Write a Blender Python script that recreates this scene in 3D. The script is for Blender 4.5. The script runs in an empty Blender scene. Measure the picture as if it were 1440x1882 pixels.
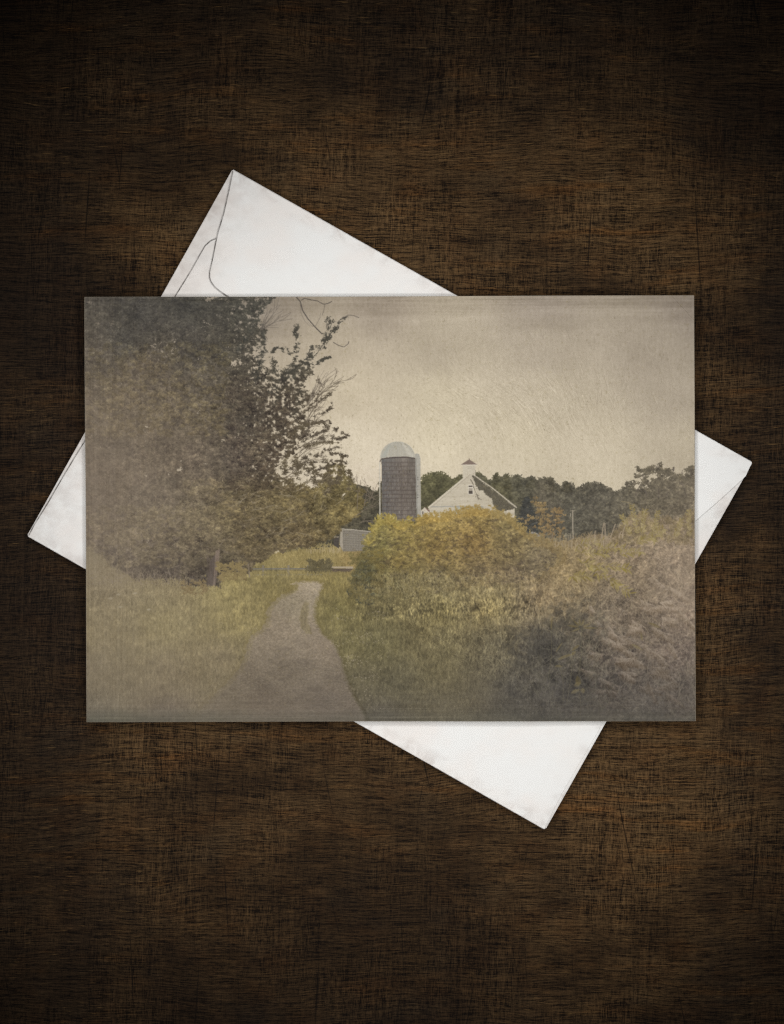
import numpy as np

# ---------------------------------------------------------------- the print
# The card carries one printed landscape.  It is painted here stroke by
# stroke (leaves, blades of grass, shingles ...) into an image of its own.
PX0, PY0, PW, PH, SS = 155.0, 543.0, 1123, 784, 1.5
IW, IH = int(PW * SS), int(PH * SS)


def paint_print():
    rng = np.random.default_rng(7)
    U = rng.uniform
    N = rng.normal
    f32 = np.float32

    def vnoise(cy, cx, seed, h=IH, w=IW):
        r = np.random.default_rng(seed)
        gy, gx = int(h / cy) + 3, int(w / cx) + 3
        g = r.random((gy, gx)).astype(f32)
        y = np.arange(h, dtype=f32) / cy
        x = np.arange(w, dtype=f32) / cx
        y0 = y.astype(int); x0 = x.astype(int)
        fy = y - y0; fx = x - x0
        fy = (fy * fy * (3 - 2 * fy))[:, None]; fx = (fx * fx * (3 - 2 * fx))[None, :]
        a = g[y0][:, x0]; b = g[y0][:, x0 + 1]; c = g[y0 + 1][:, x0]; d = g[y0 + 1][:, x0 + 1]
        return (a * (1 - fx) + b * fx) * (1 - fy) + (c * (1 - fx) + d * fx) * fy

    def fbm(cy, cx, octv, seed):
        s = np.zeros((IH, IW), f32); amp = 1.0; tot = 0
        for k in range(octv):
            s += amp * vnoise(max(cy / 2 ** k, 1.01), max(cx / 2 ** k, 1.01), seed + 31 * k)
            tot += amp; amp *= .55
        return s / tot - .5

    def blur(a, r):
        r = int(r)
        if r < 1:
            return a
        for ax in (0, 1):
            pad = [(0, 0)] * a.ndim; pad[ax] = (r + 1, r)
            c = np.cumsum(np.pad(a, pad, mode='edge'), axis=ax, dtype=np.float64)
            n = a.shape[ax]
            hi = np.take(c, np.arange(2 * r + 1, 2 * r + 1 + n), axis=ax)
            lo = np.take(c, np.arange(0, n), axis=ax)
            a = ((hi - lo) / (2 * r + 1)).astype(f32)
        return a

    def ix(x): return (np.asarray(x, float) - PX0) * SS
    def iy(y): return (np.asarray(y, float) - PY0) * SS

    YY, XX = np.mgrid[0:IH, 0:IW].astype(f32)
    GX = XX / SS + PX0
    GY = YY / SS + PY0

    def field(pts, power=3.0, step=8):
        """smooth colour field through a few colour notes (x, y, r, g, b)"""
        p = np.array(pts, float)
        yy, xx = np.mgrid[0:IH + step:step, 0:IW + step:step]
        d = np.hypot(xx[..., None] / SS + PX0 - p[:, 0], yy[..., None] / SS + PY0 - p[:, 1]) + 12
        w = d ** -power
        low = (w[..., None] * p[:, 2:]).sum(2) / w.sum(2)[..., None]
        fy = np.arange(IH) / step; fx = np.arange(IW) / step
        y0 = fy.astype(int); x0 = fx.astype(int)
        ty = (fy - y0)[:, None, None]; tx = (fx - x0)[None, :, None]
        y1 = np.minimum(y0 + 1, low.shape[0] - 1); x1 = np.minimum(x0 + 1, low.shape[1] - 1)
        return ((low[y0][:, x0] * (1 - tx) + low[y0][:, x1] * tx) * (1 - ty)
                + (low[y1][:, x0] * (1 - tx) + low[y1][:, x1] * tx) * ty).astype(f32)

    def psub(pts, pad=0):
        p = np.array(pts, float)
        X = ix(p[:, 0]); Y = iy(p[:, 1])
        ya, yb = max(int(Y.min()) - pad, 0), min(int(Y.max()) + 2 + pad, IH)
        xa, xb = max(int(X.min()) - pad, 0), min(int(X.max()) + 2 + pad, IW)
        if ya >= yb or xa >= xb:
            return 0, 0, 0, 0, None
        yy = np.arange(ya, yb)[:, None] + .5; xx = np.arange(xa, xb)[None, :] + .5
        sub = np.zeros((yb - ya, xb - xa), bool)
        j = len(X) - 1
        for i in range(len(X)):
            if Y[i] != Y[j]:
                c = ((Y[i] > yy) != (Y[j] > yy)) & (xx < (X[j] - X[i]) * (yy - Y[i]) / (Y[j] - Y[i]) + X[i])
                sub ^= c
            j = i
        return ya, yb, xa, xb, sub

    def pmask(pts):
        m = np.zeros((IH, IW), bool)
        ya, yb, xa, xb, sub = psub(pts)
        if sub is not None:
            m[ya:yb, xa:xb] = sub
        return m

    def ragged(pts, r, amp, cell, seed, octv=4):
        b = blur(pmask(pts).astype(f32), r * SS)
        return (b > .12) & (b + fbm(cell * SS, cell * SS, octv, seed) * amp > .5)

    def nz(cy, cx, octv, seed):
        a = fbm(cy * SS, cx * SS, octv, seed)
        return a / a.std()

    # the dapple of leaves and gaps, as a lens sees it: fine, middling and broad
    dapple = np.exp(.09 * nz(2.2, 2.8, 2, 201) + .085 * nz(4.6, 6, 3, 202) + .055 * nz(10, 13, 3, 203) + .035 * nz(34, 40, 3, 204))
    blades = np.exp(.06 * nz(4, 1.8, 2, 211) + .036 * nz(9, 3.2, 3, 212) + .040 * nz(9, 20, 3, 213))
    curl = nz(6, 8, 3, 221)
    curl = np.exp(-(curl / .30) ** 2) * np.clip(.5 + .6 * nz(40, 50, 2, 222), 0, 1)

    img = np.zeros((IH, IW, 3), f32)

    def shade(mask, f, k=1.0, soft=1):
        w = (blur(mask.astype(f32), soft) * k)[..., None]
        img[:] = img * (1 + (f[..., None] - 1) * w)

    def put(x, y, col):
        """x, y image pixels; later points cover earlier ones"""
        xi = np.rint(x).astype(int).ravel(); yi = np.rint(y).astype(int).ravel()
        c = col.reshape(-1, 3)
        ok = (xi >= 0) & (xi < IW) & (yi >= 0) & (yi < IH)
        img[yi[ok], xi[ok]] = c[ok]

    def strokes(x, y, ang, ln, col, bend=0.0, wid=1, mix=1.0, taper=True):
        """x, y photo px; ang rad, 0 = right, pi/2 = up; ln photo px; wid image px"""
        x = np.atleast_1d(np.asarray(x, float)); n = len(x)
        y = np.broadcast_to(np.asarray(y, float), (n,)); ang = np.broadcast_to(np.asarray(ang, float), (n,))
        ln = np.broadcast_to(np.asarray(ln, float), (n,)); bend = np.broadcast_to(np.asarray(bend, float), (n,))
        col = np.broadcast_to(np.asarray(col, f32), (n, 3))
        k = max(int(ln.max() * SS * 1.15), 3)
        t = np.linspace(0, 1, k)[None, :]
        a = ang[:, None] + bend[:, None] * t
        ds = (ln * SS / k)[:, None]
        px = ix(x)[:, None] + np.cumsum(np.cos(a) * ds, 1)
        py = iy(y)[:, None] - np.cumsum(np.sin(a) * ds, 1)
        cc = np.repeat(col[:, None, :], k, 1)
        for w in range(wid):
            o = w - (wid - 1) / 2
            ox = -np.sin(a) * o; oy = -np.cos(a) * o
            if taper and abs(o) > .6:
                q = (t > .15) & (t < .7) & np.ones((n, 1), bool)
                X = (px + ox)[q]; Y = (py + oy)[q]; C = cc[q]
            else:
                X = (px + ox).ravel(); Y = (py + oy).ravel(); C = cc.reshape(-1, 3)
            if mix < 1:
                xi = np.clip(np.rint(X), 0, IW - 1).astype(int); yi = np.clip(np.rint(Y), 0, IH - 1).astype(int)
                C = C * mix + img[yi, xi] * (1 - mix)
            put(X, Y, C)

    def at(fieldimg, x, y):
        xi = np.clip(ix(x), 0, IW - 1).astype(int); yi = np.clip(iy(y), 0, IH - 1).astype(int)
        return fieldimg[yi, xi]

    def fill(pts, col, a=1.0, noise=0.0, seed=1, soft=0):
        ya, yb, xa, xb, sub = psub(pts, soft + 2)
        if sub is None:
            return
        v = img[ya:yb, xa:xb]
        if soft:
            w = (blur(blur(sub.astype(f32), soft // 2), soft // 2) * a)[..., None]
            v[:] = v * (1 - w) + np.array(col, f32) * w
            return
        c = np.array(col, f32)
        if noise:
            c = c + (rng.normal(0, noise, (sub.sum(), 1))).astype(f32)
        v[sub] = v[sub] * (1 - a) + c * a

    def line(pts, col, w=2, mix=1.0):
        p = np.array(pts, float)
        for (xa, ya), (xb, yb) in zip(p[:-1], p[1:]):
            L = np.hypot(xb - xa, yb - ya)
            if L > 0:
                strokes([xa], ya, np.arctan2(-(yb - ya), xb - xa), L, col, wid=w, mix=mix, taper=False)

    def twig(x, y, ang, ln, col, w=2, depth=3, wig=.35, spread=.7, mix=1.0):
        n = 5
        px, py, a = x, y, ang
        for k in range(n):
            a += U(-wig, wig) * .6
            nx, ny = px + np.cos(a) * ln / n, py - np.sin(a) * ln / n
            line([(px, py), (nx, ny)], col, max(1, int(round(w * (1 - .6 * k / n)))), mix)
            px, py = nx, ny
            if depth > 0 and U() < .55:
                twig(px, py, a + U(.25, spread) * rng.choice([-1, 1]), ln * U(.3, .55), col, max(1, w - 1), depth - 1, wig, spread, mix)

    def foliage(cx, cy, rad, per, base, con, flat=.6, ln=(2, 4.5), ang=None, wid=2, top=.8, tint=(1, .95, .7), jit=.5, order=True, bias=-.45):
        """leaf clumps: lighter where they catch light, darker underneath"""
        cx = np.asarray(cx, float); cy = np.asarray(cy, float); n = len(cx)
        rad = np.broadcast_to(np.asarray(rad, float), (n,))
        o = np.argsort(cy + N(0, 6, n)) if order else np.arange(n)
        o = rng.permutation(n) if not order else o
        cx, cy, rad = cx[o], cy[o], rad[o]
        ck = N(0, .55, n)
        r = np.sqrt(U(0, 1, (n, per))) * rad[:, None]; th = U(0, 2 * np.pi, (n, per))
        lx = cx[:, None] + r * np.cos(th); dy = r * np.sin(th) * flat; ly = cy[:, None] + dy
        d = con * (bias + ck[:, None] - top * dy / (rad[:, None] * flat + 1e-6) + N(0, jit, (n, per)))
        oo = np.argsort(d + N(0, con * .6, d.shape), axis=1)
        lx = np.take_along_axis(lx, oo, 1); ly = np.take_along_axis(ly, oo, 1); d = np.take_along_axis(d, oo, 1)
        col = at(base, lx, ly) + d[..., None] * np.array(tint, f32)
        a = U(0, np.pi, lx.size) if ang is None else N(ang[0], ang[1], lx.size)
        strokes(lx.ravel(), ly.ravel(), a, U(ln[0], ln[1], lx.size), col.reshape(-1, 3), bend=U(-.8, .8, lx.size), wid=wid)

    def pick(mask, n):
        yi, xi = np.nonzero(mask)
        k = rng.integers(0, len(xi), n)
        return xi[k] / SS + PX0, yi[k] / SS + PY0

    # ------------------------------------------------------------ sky
    sky = field([(160, 545, 150, 138, 118), (500, 545, 160, 147, 127), (700, 550, 163, 150, 130), (1000, 548, 156, 144, 126),
                 (1270, 548, 150, 138, 121), (600, 640, 182, 169, 144), (800, 640, 176, 164, 140), (1000, 640, 170, 158, 136),
                 (1200, 640, 166, 154, 133), (640, 720, 198, 185, 157), (800, 720, 200, 188, 159), (1000, 720, 187, 175, 149),
                 (1240, 720, 172, 160, 138), (660, 820, 211, 199, 172), (800, 800, 212, 200, 170), (950, 800, 204, 192, 163),
                 (1100, 820, 196, 184, 157), (1260, 820, 186, 174, 148), (680, 880, 210, 197, 172), (1100, 890, 200, 188, 160)], 3.2)
    img[:] = sky
    cl = fbm(90 * SS, 160 * SS, 5, 11)
    img += (cl * 12)[..., None]
    img += (fbm(14 * SS, 220 * SS, 4, 12) * 42 * np.clip((640 - GY) / 90, 0, 1))[..., None]
    # brushed parchment strokes that sweep across the sky
    n = 9500
    sx = U(560, 1280, n); sy = U(580, 900, n)
    sa = -1.35 + .9 * np.exp(-(((sx - 960) / 150) ** 2 + ((sy - 730) / 75) ** 2)) + .5 * np.sin(sx / 90 + sy / 60) * np.exp(-((sy - 730) / 70) ** 2) + N(0, .1, n)
    dens = .25 + 1.0 * np.exp(-(((sx - 960) / 190) ** 2 + ((sy - 735) / 75) ** 2))
    keep = U(0, 1, n) < dens
    sx, sy, sa = sx[keep], sy[keep], sa[keep]; n = len(sx)
    amp = dens[keep] * 11
    dv = N(0, 1, n) * amp
    strokes(sx, sy, sa, U(8, 30, n), at(img, sx, sy) + dv[:, None], bend=N(.1, .25, n), mix=.7, wid=2)
    strokes(sx + 1.5, sy + .6, sa, U(8, 30, n), at(img, sx, sy) - dv[:, None] * .9, bend=N(.1, .25, n), mix=.55, wid=2)

    img += (nz(9, 3, 3, 14) * 1.6 + nz(4, 4, 2, 15) * 1.0)[..., None]
    # ------------------------------------------------------------ far trees
    skyline = [(640, 905), (655, 890), (672, 892), (690, 905), (700, 885), (774, 886), (782, 876), (795, 873), (810, 873), (822, 879), (831, 888),
               (843, 879), (860, 874), (880, 874), (890, 879), (897, 886), (905, 885), (912, 873), (921, 882), (930, 875), (938, 884), (950, 877),
               (958, 882), (966, 884), (976, 880), (986, 887), (998, 886), (1012, 880), (1021, 891), (1030, 901), (1041, 889), (1049, 893), (1058, 904),
               (1070, 897), (1085, 891), (1100, 893), (1115, 899), (1126, 908), (1140, 905), (1152, 908), (1162, 905), (1178, 906), (1190, 902),
               (1200, 890), (1212, 884), (1225, 886), (1238, 896), (1250, 886), (1265, 880), (1285, 876)]
    far = [(600, 925), (630, 912)] + skyline + [(1285, 1010), (520, 1016), (540, 980), (570, 950)]
    fcol = field([(560, 990, 84, 76, 62), (610, 970, 78, 71, 58), (660, 930, 84, 77, 64), (690, 960, 74, 68, 58), (790, 890, 92, 87, 64), (830, 900, 88, 83, 62), (900, 890, 90, 85, 68), (915, 910, 96, 89, 66),
                  (960, 890, 88, 83, 71), (1000, 900, 94, 86, 74), (1040, 930, 88, 82, 72), (1090, 930, 92, 85, 75), (1150, 940, 98, 90, 78),
                  (1220, 900, 106, 96, 82), (1275, 900, 116, 105, 90), (1200, 950, 106, 96, 82), (1060, 970, 88, 82, 72), (980, 960, 84, 79, 69)], 3)
    fcol = fcol + np.array((-1, 1, -4), f32)
    m = ragged(far, 2, 1.2, 7, 21)
    img[m] = (fcol * (1 + .16 * fbm(16 * SS, 9 * SS, 4, 22))[..., None])[m]
    x, y = pick(blur(m.astype(f32), 5) > .5, 2300)
    foliage(x, y, U(3, 8, len(x)), 16, fcol, 7, ln=(1.5, 3), top=.7)
    sk = np.array(skyline)
    ex = U(774, 1278, 700); ey = np.interp(ex, sk[:, 0], sk[:, 1]) + U(-2.5, 6, 700)
    foliage(ex, ey, U(2, 5, 700), 12, fcol, 6, ln=(1.5, 3.2), flat=1.2)
    for px_, top_, h_ in ((912, 871, 26), (931, 873, 26), (951, 876, 22), (1012, 879, 26), (1041, 888, 18), (975, 879, 18)):
        for k in range(34):
            yy_ = top_ + h_ * (k / 34) ** 1.1; ww = 2 + 10 * (k / 34)
            strokes(px_ + U(-1, 1, 6), yy_ + U(-1, 1, 6), np.where(U(0, 1, 6) < .5, N(.3, .25, 6), np.pi - N(.3, .25, 6)), U(.4, 1, 6) * ww, at(fcol, px_ + np.zeros(6), yy_ + np.zeros(6)) + N(-8, 6, (6, 1)), wid=2)
    # open crowned trees against the sky at the far right
    tc = []
    for (a, b, r, k) in ((1160, 895, 12, 12), (1152, 898, 6, 6), (1182, 872, 12, 16), (1196, 868, 10, 14), (1214, 866, 13, 20), (1228, 872, 10, 14), (1205, 888, 16, 20),
                         (1188, 893, 13, 14), (1222, 890, 14, 18), (1246, 878, 9, 12), (1258, 882, 12, 18), (1270, 868, 9, 12), (1276, 862, 7, 10), (1268, 892, 14, 18), (1244, 895, 12, 14)):
        tc += [(a + N(0, r * .55), b + N(0, r * .4)) for _ in range(k)]
    tc = np.array(tc)
    for tx, ty in ((1190, 915), (1210, 915), (1225, 912), (1262, 912), (1168, 912)):
        twig(tx, ty, U(1.3, 1.8), U(30, 44), (92, 84, 72), 3, 3)
    foliage(tc[:, 0], tc[:, 1], U(2.5, 5, len(tc)), 18, fcol, 7, ln=(1.5, 3.2), flat=.7)
    shade(np.abs(img - sky).sum(2) > 60, dapple ** .8)
    # bare grey stems among the far trees
    for _ in range(60):
        bx = U(985, 1035); strokes([bx], U(950, 985), np.pi / 2 + N(0, .08), U(25, 60), (112, 102, 88), bend=N(0, .1), mix=.45)
    # dark pine right of the barn
    for k in range(90):
        yy_ = 914 + 74 * k / 90; ww = 3 + 24 * (k / 90) ** .8
        nn = 12
        s = U(0, 1, nn)
        strokes(968 + N(0, 2, nn), yy_ + U(-2, 2, nn), np.where(s < .5, N(-.25, .3, nn), np.pi + N(.25, .3, nn)), U(.3, 1, nn) * ww, np.array([(67, 67, 60)]) + N(0, 8, (nn, 1)), wid=2)

    # ------------------------------------------------------------ silo and barn
    body = [(700.5, 838), (763, 838), (764.5, 958), (702, 958)]
    mb = pmask(body)
    sh = np.interp(GX[0], [700, 708, 722, 745, 763], [0.93, .98, 1.02, 1.06, .98])
    base = np.stack(np.broadcast_arrays(*(np.interp(GX, [700, 716, 740, 764], v) for v in ([108, 110, 113, 107], [106, 105, 105, 100], [100, 97, 94, 89]))), -1).astype(f32)
    base *= sh[None, :, None]
    img[mb] = (base * (1 + .22 * fbm(20 * SS, 3 * SS, 3, 41))[..., None] + rng.normal(0, 4, (IH, IW, 1)))[mb]
    for k in range(15):                                            # courses of staves and their hoops
        yy_ = 848 + k * 7.4
        strokes(np.full(3, 701.0), yy_ + np.array([0, .5, .9]), -.0, 62.5, (84, 74, 65), mix=.6, bend=0)
        for q in range(26):
            bx = 701 + q * 2.45 + U(-.4, .4)
            strokes([bx], yy_ + U(0, 2), -np.pi / 2, U(2, 6), np.array((98, 88, 77)) + N(0, 18), mix=.5, wid=2)
    for bx in (709, 718.5, 736.5, 748):
        line([(bx, 846), (bx + .6, 956)], (84, 75, 68), 1, .5)
    th = np.linspace(0, np.pi, 40)
    fill([(698, 843)] + [(730.3 - 32 * np.cos(t), 841.5 - 30.5 * np.sin(t) ** .92) for t in th] + [(762, 841), (746, 838.5), (722, 839), (707, 841.5)], (171, 166, 149), noise=4)
    for k in range(11):                                            # ribs of the dome
        u = -1 + 2 * k / 10
        line([(730.3 + 32 * u * np.sin(t), 841 - 30.5 * np.cos(t)) for t in np.linspace(0.1, np.pi / 2 - .06, 8)], (156, 157, 145) if k % 2 else (186, 183, 166), 1, .6)
    fill([(745, 815), (762, 840), (752, 839), (738, 813)], (206, 200, 182), .45, soft=4)
    fill([(699, 840), (712, 820), (720, 816), (708, 840)], (150, 158, 150), .35, soft=4)
    line([(699, 843), (710, 841), (730, 839.6), (750, 840), (762, 841.5)], (70, 60, 54), 3, .8)
    line([(699, 843), (697, 850)], (75, 66, 58), 3)
    fill([(762.5, 834), (766, 832.5), (770, 834.5), (772, 840), (773.5, 950), (765, 950)], (164, 160, 146), noise=5)
    line([(764, 842), (766, 950)], (132, 130, 121), 2, .8)
    for yy_ in (877, 881, 909, 914, 893):
        line([(765.5, yy_), (767.5, yy_)], (96, 92, 84), 2)
    line([(697, 848), (696.6, 972)], (196, 190, 172), 3)
    for k in range(14):
        line([(693, 863 + k * 7), (697, 863 + k * 7)], (150, 142, 126), 1, .7)

    wall = field([(864, 880, 186, 176, 153), (800, 930, 190, 181, 158), (840, 945, 187, 177, 153), (900, 930, 182, 172, 148), (860, 910, 193, 183, 159)], 3)
    mb = pmask([(864, 869), (787, 932), (788, 958), (945, 958), (946, 932)])
    img[mb] = (wall + (fbm(3 * SS, 26 * SS, 3, 44) * 22)[..., None] + rng.normal(0, 4, (IH, IW, 1)))[mb]
    for k in range(28):                                            # clapboards
        yy_ = 878 + k * 2.6
        hw = min((yy_ - 869) * 1.22, 78)
        line([(864 - hw, yy_), (864 + hw, yy_)], (176, 167, 146), 1, .25)
    line([(790, 931), (834, 930.4), (887, 931)], (150, 148, 137), 3, .8)
    fill([(835, 932), (886, 932), (886, 948), (835, 948)], (158, 160, 148), .7, noise=4)
    line([(887, 932), (887, 948)], (110, 102, 88), 2)
    line([(864, 868.5), (826, 899.5), (786, 932.5)], (203, 193, 170), 4)
    line([(864, 871.5), (828, 901.5), (790, 933)], (158, 148, 128), 2, .6)
    ivy = [(866, 871), (948, 934), (918, 942), (907, 930), (904, 916), (892, 908), (888, 900), (881, 902), (874, 890)]
    mi = ragged(ivy, 1.5, 1.0, 3, 45)
    img[mi] = np.array((88, 82, 66), f32) + rng.normal(0, 9, (mi.sum(), 1))
    x, y = pick(mi, 260)
    foliage(x, y, U(1.5, 3, 260), 7, np.broadcast_to(np.array((98, 92, 73), f32), img.shape), 10, ln=(1, 2.2), wid=1)
    twig(864, 880, -1.0, 26, (92, 84, 68), 2, 2)
    line([(864, 868), (906, 898), (949, 933)], (190, 180, 157), 3)
    line([(864, 866.8), (906, 896.6), (949, 931)], (140, 130, 112), 1)
    fill([(860, 891), (869.5, 891), (869.5, 909), (860, 909)], (206, 198, 178))
    fill([(861.2, 892.5), (868.4, 892.5), (868.4, 895), (861.2, 895)], (86, 78, 68))
    fill([(861.2, 897), (868.4, 897), (868.4, 901), (861.2, 901)], (160, 150, 132))
    fill([(861.2, 901.5), (868.4, 901.5), (868.4, 908), (861.2, 908)], (82, 74, 64))
    fill([(850.5, 853), (873.5, 853), (873.5, 876), (864, 868.5), (850.5, 879)], (194, 185, 162), noise=4)
    fill([(869, 854), (873.5, 854), (873.5, 876), (869, 873)], (186, 176, 154), .8)
    line([(859, 857), (866, 857), (866, 860), (859, 860)], (160, 151, 132), 1, .7)
    fill([(847, 853.5), (862, 844), (877, 853.5)], (126, 110, 96), noise=5)
    line([(847, 854.2), (877, 854.2)], (216, 207, 186), 2)
    line([(862, 845), (862, 842.5)], (110, 92, 80), 2)
    fill([(774, 938), (780, 932), (788, 938), (788, 950), (774, 950)], (198, 188, 166), noise=4)
    fill([(780, 931.5), (789, 938), (789, 942), (782, 935)], (124, 100, 86))
    fill([(775, 940), (778, 940), (778, 946), (775, 946)], (110, 102, 92))

    # ------------------------------------------------------------ ground
    gcol = field([(160, 1010, 140, 128, 98), (200, 1060, 141, 128, 98), (300, 1080, 140, 127, 92), (160, 1150, 145, 132, 98), (300, 1150, 145, 133, 94), (420, 1080, 145, 132, 84), (430, 1130, 142, 129, 84),
                  (160, 1240, 127, 116, 93), (300, 1240, 126, 114, 88), (400, 1220, 122, 110, 82), (160, 1320, 112, 106, 90), (300, 1315, 108, 98, 82), (500, 1060, 128, 116, 72), (620, 1060, 126, 114, 68),
                  (520, 1025, 146, 130, 80), (600, 1025, 148, 132, 82), (640, 1030, 144, 124, 76), (620, 1120, 116, 107, 66), (640, 1180, 112, 104, 68), (690, 1180, 108, 101, 68), (720, 1260, 96, 90, 66), (660, 1250, 100, 93, 68),
                  (700, 1320, 86, 81, 66), (800, 1200, 110, 101, 70), (800, 1130, 125, 113, 72), (900, 1120, 130, 116, 76), (900, 1200, 102, 94, 70), (950, 1280, 82, 78, 66), (1000, 1200, 84, 79, 68),
                  (1000, 1100, 130, 113, 82), (1060, 1050, 142, 124, 88), (1000, 1020, 146, 126, 84), (1150, 1050, 142, 125, 98), (1250, 1050, 148, 131, 107), (1150, 1130, 116, 103, 83), (1260, 1130, 140, 124, 104),
                  (1130, 1200, 104, 94, 80), (1240, 1200, 118, 105, 90), (1030, 1280, 76, 72, 64), (1120, 1280, 88, 81, 70), (1240, 1280, 96, 88, 76), (1200, 1320, 86, 81, 71)], 3)
    ground = [(150, 1002), (230, 1015), (400, 1040), (480, 1030), (500, 1016), (560, 1010), (640, 1004), (700, 1000), (985, 995), (1010, 995), (1050, 996), (1285, 985), (1285, 1330), (150, 1330)]
    m = ragged(ground, 2, 1.0, 8, 51)
    img[m] = (gcol * blades[..., None])[m]

    def grass(n, xr, yr, L, base, con, w=1, lean=.35, tint=(1, .95, .75), bend=.6, mix=1.0, mask=None, up=0.0):
        if mask is not None:
            x, y = pick(mask, n)
        else:
            x = U(*xr, n); y = U(*yr, n)
        o = np.argsort(y); x, y = x[o], y[o]
        l = L[0] + (L[1] - L[0]) * np.clip((y - yr[0]) / (yr[1] - yr[0]), 0, 1)
        strokes(x, y, np.pi / 2 + N(0, lean, n), U(.4, 1.25, n) * l, at(base, x, y) + (N(up, con, n))[:, None] * np.array(tint), bend=N(0, bend, n), wid=w, mix=mix)

    # shed, garden, rails beyond the lane
    grass(2600, (455, 690), (1000, 1042), (5, 8), gcol, 13)
    x = U(560, 640, 60)
    strokes(x, U(1010, 1018, 60), np.pi / 2, U(5, 10, 60), (176, 160, 128), mix=.6)
    fill([(623, 971), (690, 978), (706, 985), (706, 1012), (629, 1013), (623, 1002)], (130, 123, 107), noise=7)
    for k in range(9):
        yy_ = 976 + k * 4.3
        line([(626, yy_ - (.5 if k else 0)), (700, yy_ + 3)], (100, 93, 81), 1, .8)
        for q in range(24):
            line([(627 + q * 3 + U(-.8, .8), yy_), (627 + q * 3, yy_ + 3.5)], (104, 97, 84), 1, .7)
    fill([(623, 971), (628, 973), (629, 1012), (624, 1002)], (154, 145, 126))
    line([(622, 971), (650, 973), (690, 978), (700, 982)], (176, 168, 150), 2)
    line([(607, 986), (622, 973)], (120, 110, 96), 4)
    line([(607, 987), (621, 986)], (150, 140, 121), 3)
    fill([(612, 988), (622, 988), (622, 1008), (612, 1002)], (72, 66, 57))
    line([(460, 1045), (530, 1044.5), (600, 1045)], (110, 107, 98), 4, .85)
    line([(466, 1056), (520, 1055.6), (590, 1056)], (118, 113, 98), 3, .7)
    line([(462, 1047.5), (600, 1047.5)], (84, 79, 66), 2, .6)
    for bx in (481, 528, 563, 604):
        line([(bx, 1038), (bx + .3, 1058)], (124, 116, 100), 6 if bx < 530 else 3, .85)
    fill([(608, 1041), (648, 1041), (648, 1045), (608, 1044)], (166, 152, 125), noise=5)
    fill([(608, 1045), (648, 1045), (640, 1052), (608, 1052)], (92, 80, 64), noise=5)
    x, y = U(565, 606, 70), U(1030, 1052, 70)
    foliage(x, y, U(2, 6, 70), 14, np.broadcast_to(np.array((98, 90, 62), f32), img.shape), 9)
    grass(500, (455, 660), (1052, 1060), (4, 5), gcol, 8)

    # the lane
    pcol = field([(555, 1072, 158, 143, 122), (540, 1110, 145, 132, 111), (520, 1160, 134, 120, 103), (590, 1190, 130, 116, 100), (520, 1230, 114, 102, 88), (600, 1240, 118, 106, 92),
                  (480, 1290, 110, 98, 85), (600, 1290, 108, 97, 86), (420, 1300, 114, 103, 88)], 3)
    path = [(524, 1071), (545, 1069), (575, 1069), (592, 1071), (595, 1077), (588, 1090), (580, 1112), (579, 1132), (584, 1152), (592, 1166), (611, 1180), (620, 1196), (627, 1212), (634, 1240), (640, 1258), (650, 1284),
            (661, 1302), (674, 1330), (340, 1330), (372, 1296), (398, 1268), (428, 1240), (446, 1212), (450, 1188), (455, 1172), (478, 1156), (487, 1138), (484, 1124), (500, 1105), (516, 1092), (532, 1086), (541, 1078)]
    pb = blur(blur(pmask(path).astype(f32), 3.5 * SS), 2.5 * SS) + .16 * nz(3.2, 4.5, 3, 61) * np.clip((660 - GX) / 90, .45, 1)
    pa = np.clip((pb - .36) / .26, 0, 1)
    m = pa > .5
    pcol = pcol + np.array((0, 1, -3), f32)
    rut = np.exp(.018 * nz(5, 12, 3, 62) + .05 * nz(1.8, 2.6, 2, 63) + .03 * nz(22, 40, 3, 67))
    img[:] = img * (1 - pa[..., None]) + (pcol * rut[..., None]) * pa[..., None]
    x, y = pick(m, 6500)
    strokes(x, y, N(0, .3, 6500), U(.8, 4, 6500), at(pcol, x, y) + N(-1, 13, (6500, 1)), mix=.6)
    for (a, b, w_, h_) in ((520, 1193, 40, 10), (545, 1178, 26, 6), (600, 1245, 14, 7), (575, 1270, 60, 8), (480, 1262, 50, 6), (560, 1215, 70, 8), (430, 1283, 26, 5)):
        fill([(a - w_ / 2, b), (a, b - h_ / 2), (a + w_ / 2, b), (a, b + h_ / 2)], (92, 83, 71), .3, soft=7)
    for pts, c_, sd in (([(547, 1138), (551, 1120), (557, 1108), (564, 1104), (566, 1120), (563, 1140), (568, 1158), (572, 1166), (560, 1164), (551, 1154)], (128, 116, 84), 64),
                        ([(516, 1094), (528, 1084), (540, 1074), (548, 1072), (546, 1083), (528, 1092)], (132, 119, 76), 65)):
        ib = np.clip((blur(pmask(pts).astype(f32), 3 * SS) + .17 * nz(2.6, 3.2, 3, sd) - .26) / .4, 0, 1)[..., None] * .75
        img[:] = img * (1 - ib) + (np.array(c_, f32) * blades[..., None]) * ib
    # mown grass along the lane, ragged where it meets the gravel
    notpath = ~m
    gtx = blades[..., None]
    gt = gcol * gtx
    gm = notpath & (GX < 560) & (GY > 1048) & (GY < 1330)
    grass(16000, None, (1050, 1327), (3, 8), gt, 12, mask=gm, mix=.7)
    grass(4200, None, (1050, 1327), (6, 15), gcol, 13, mask=gm & (GX < 420), mix=.6, lean=.2)
    gm2 = notpath & (GX > 560) & (GX < 1010) & (GY > 1050)
    grass(16000, None, (1055, 1327), (2.5, 6.5), gt, 13, mask=gm2, mix=.7)
    edge = (blur(m.astype(f32), 7) > .18) & notpath
    x, y = pick(edge & (GX > 560), 1500)
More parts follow.
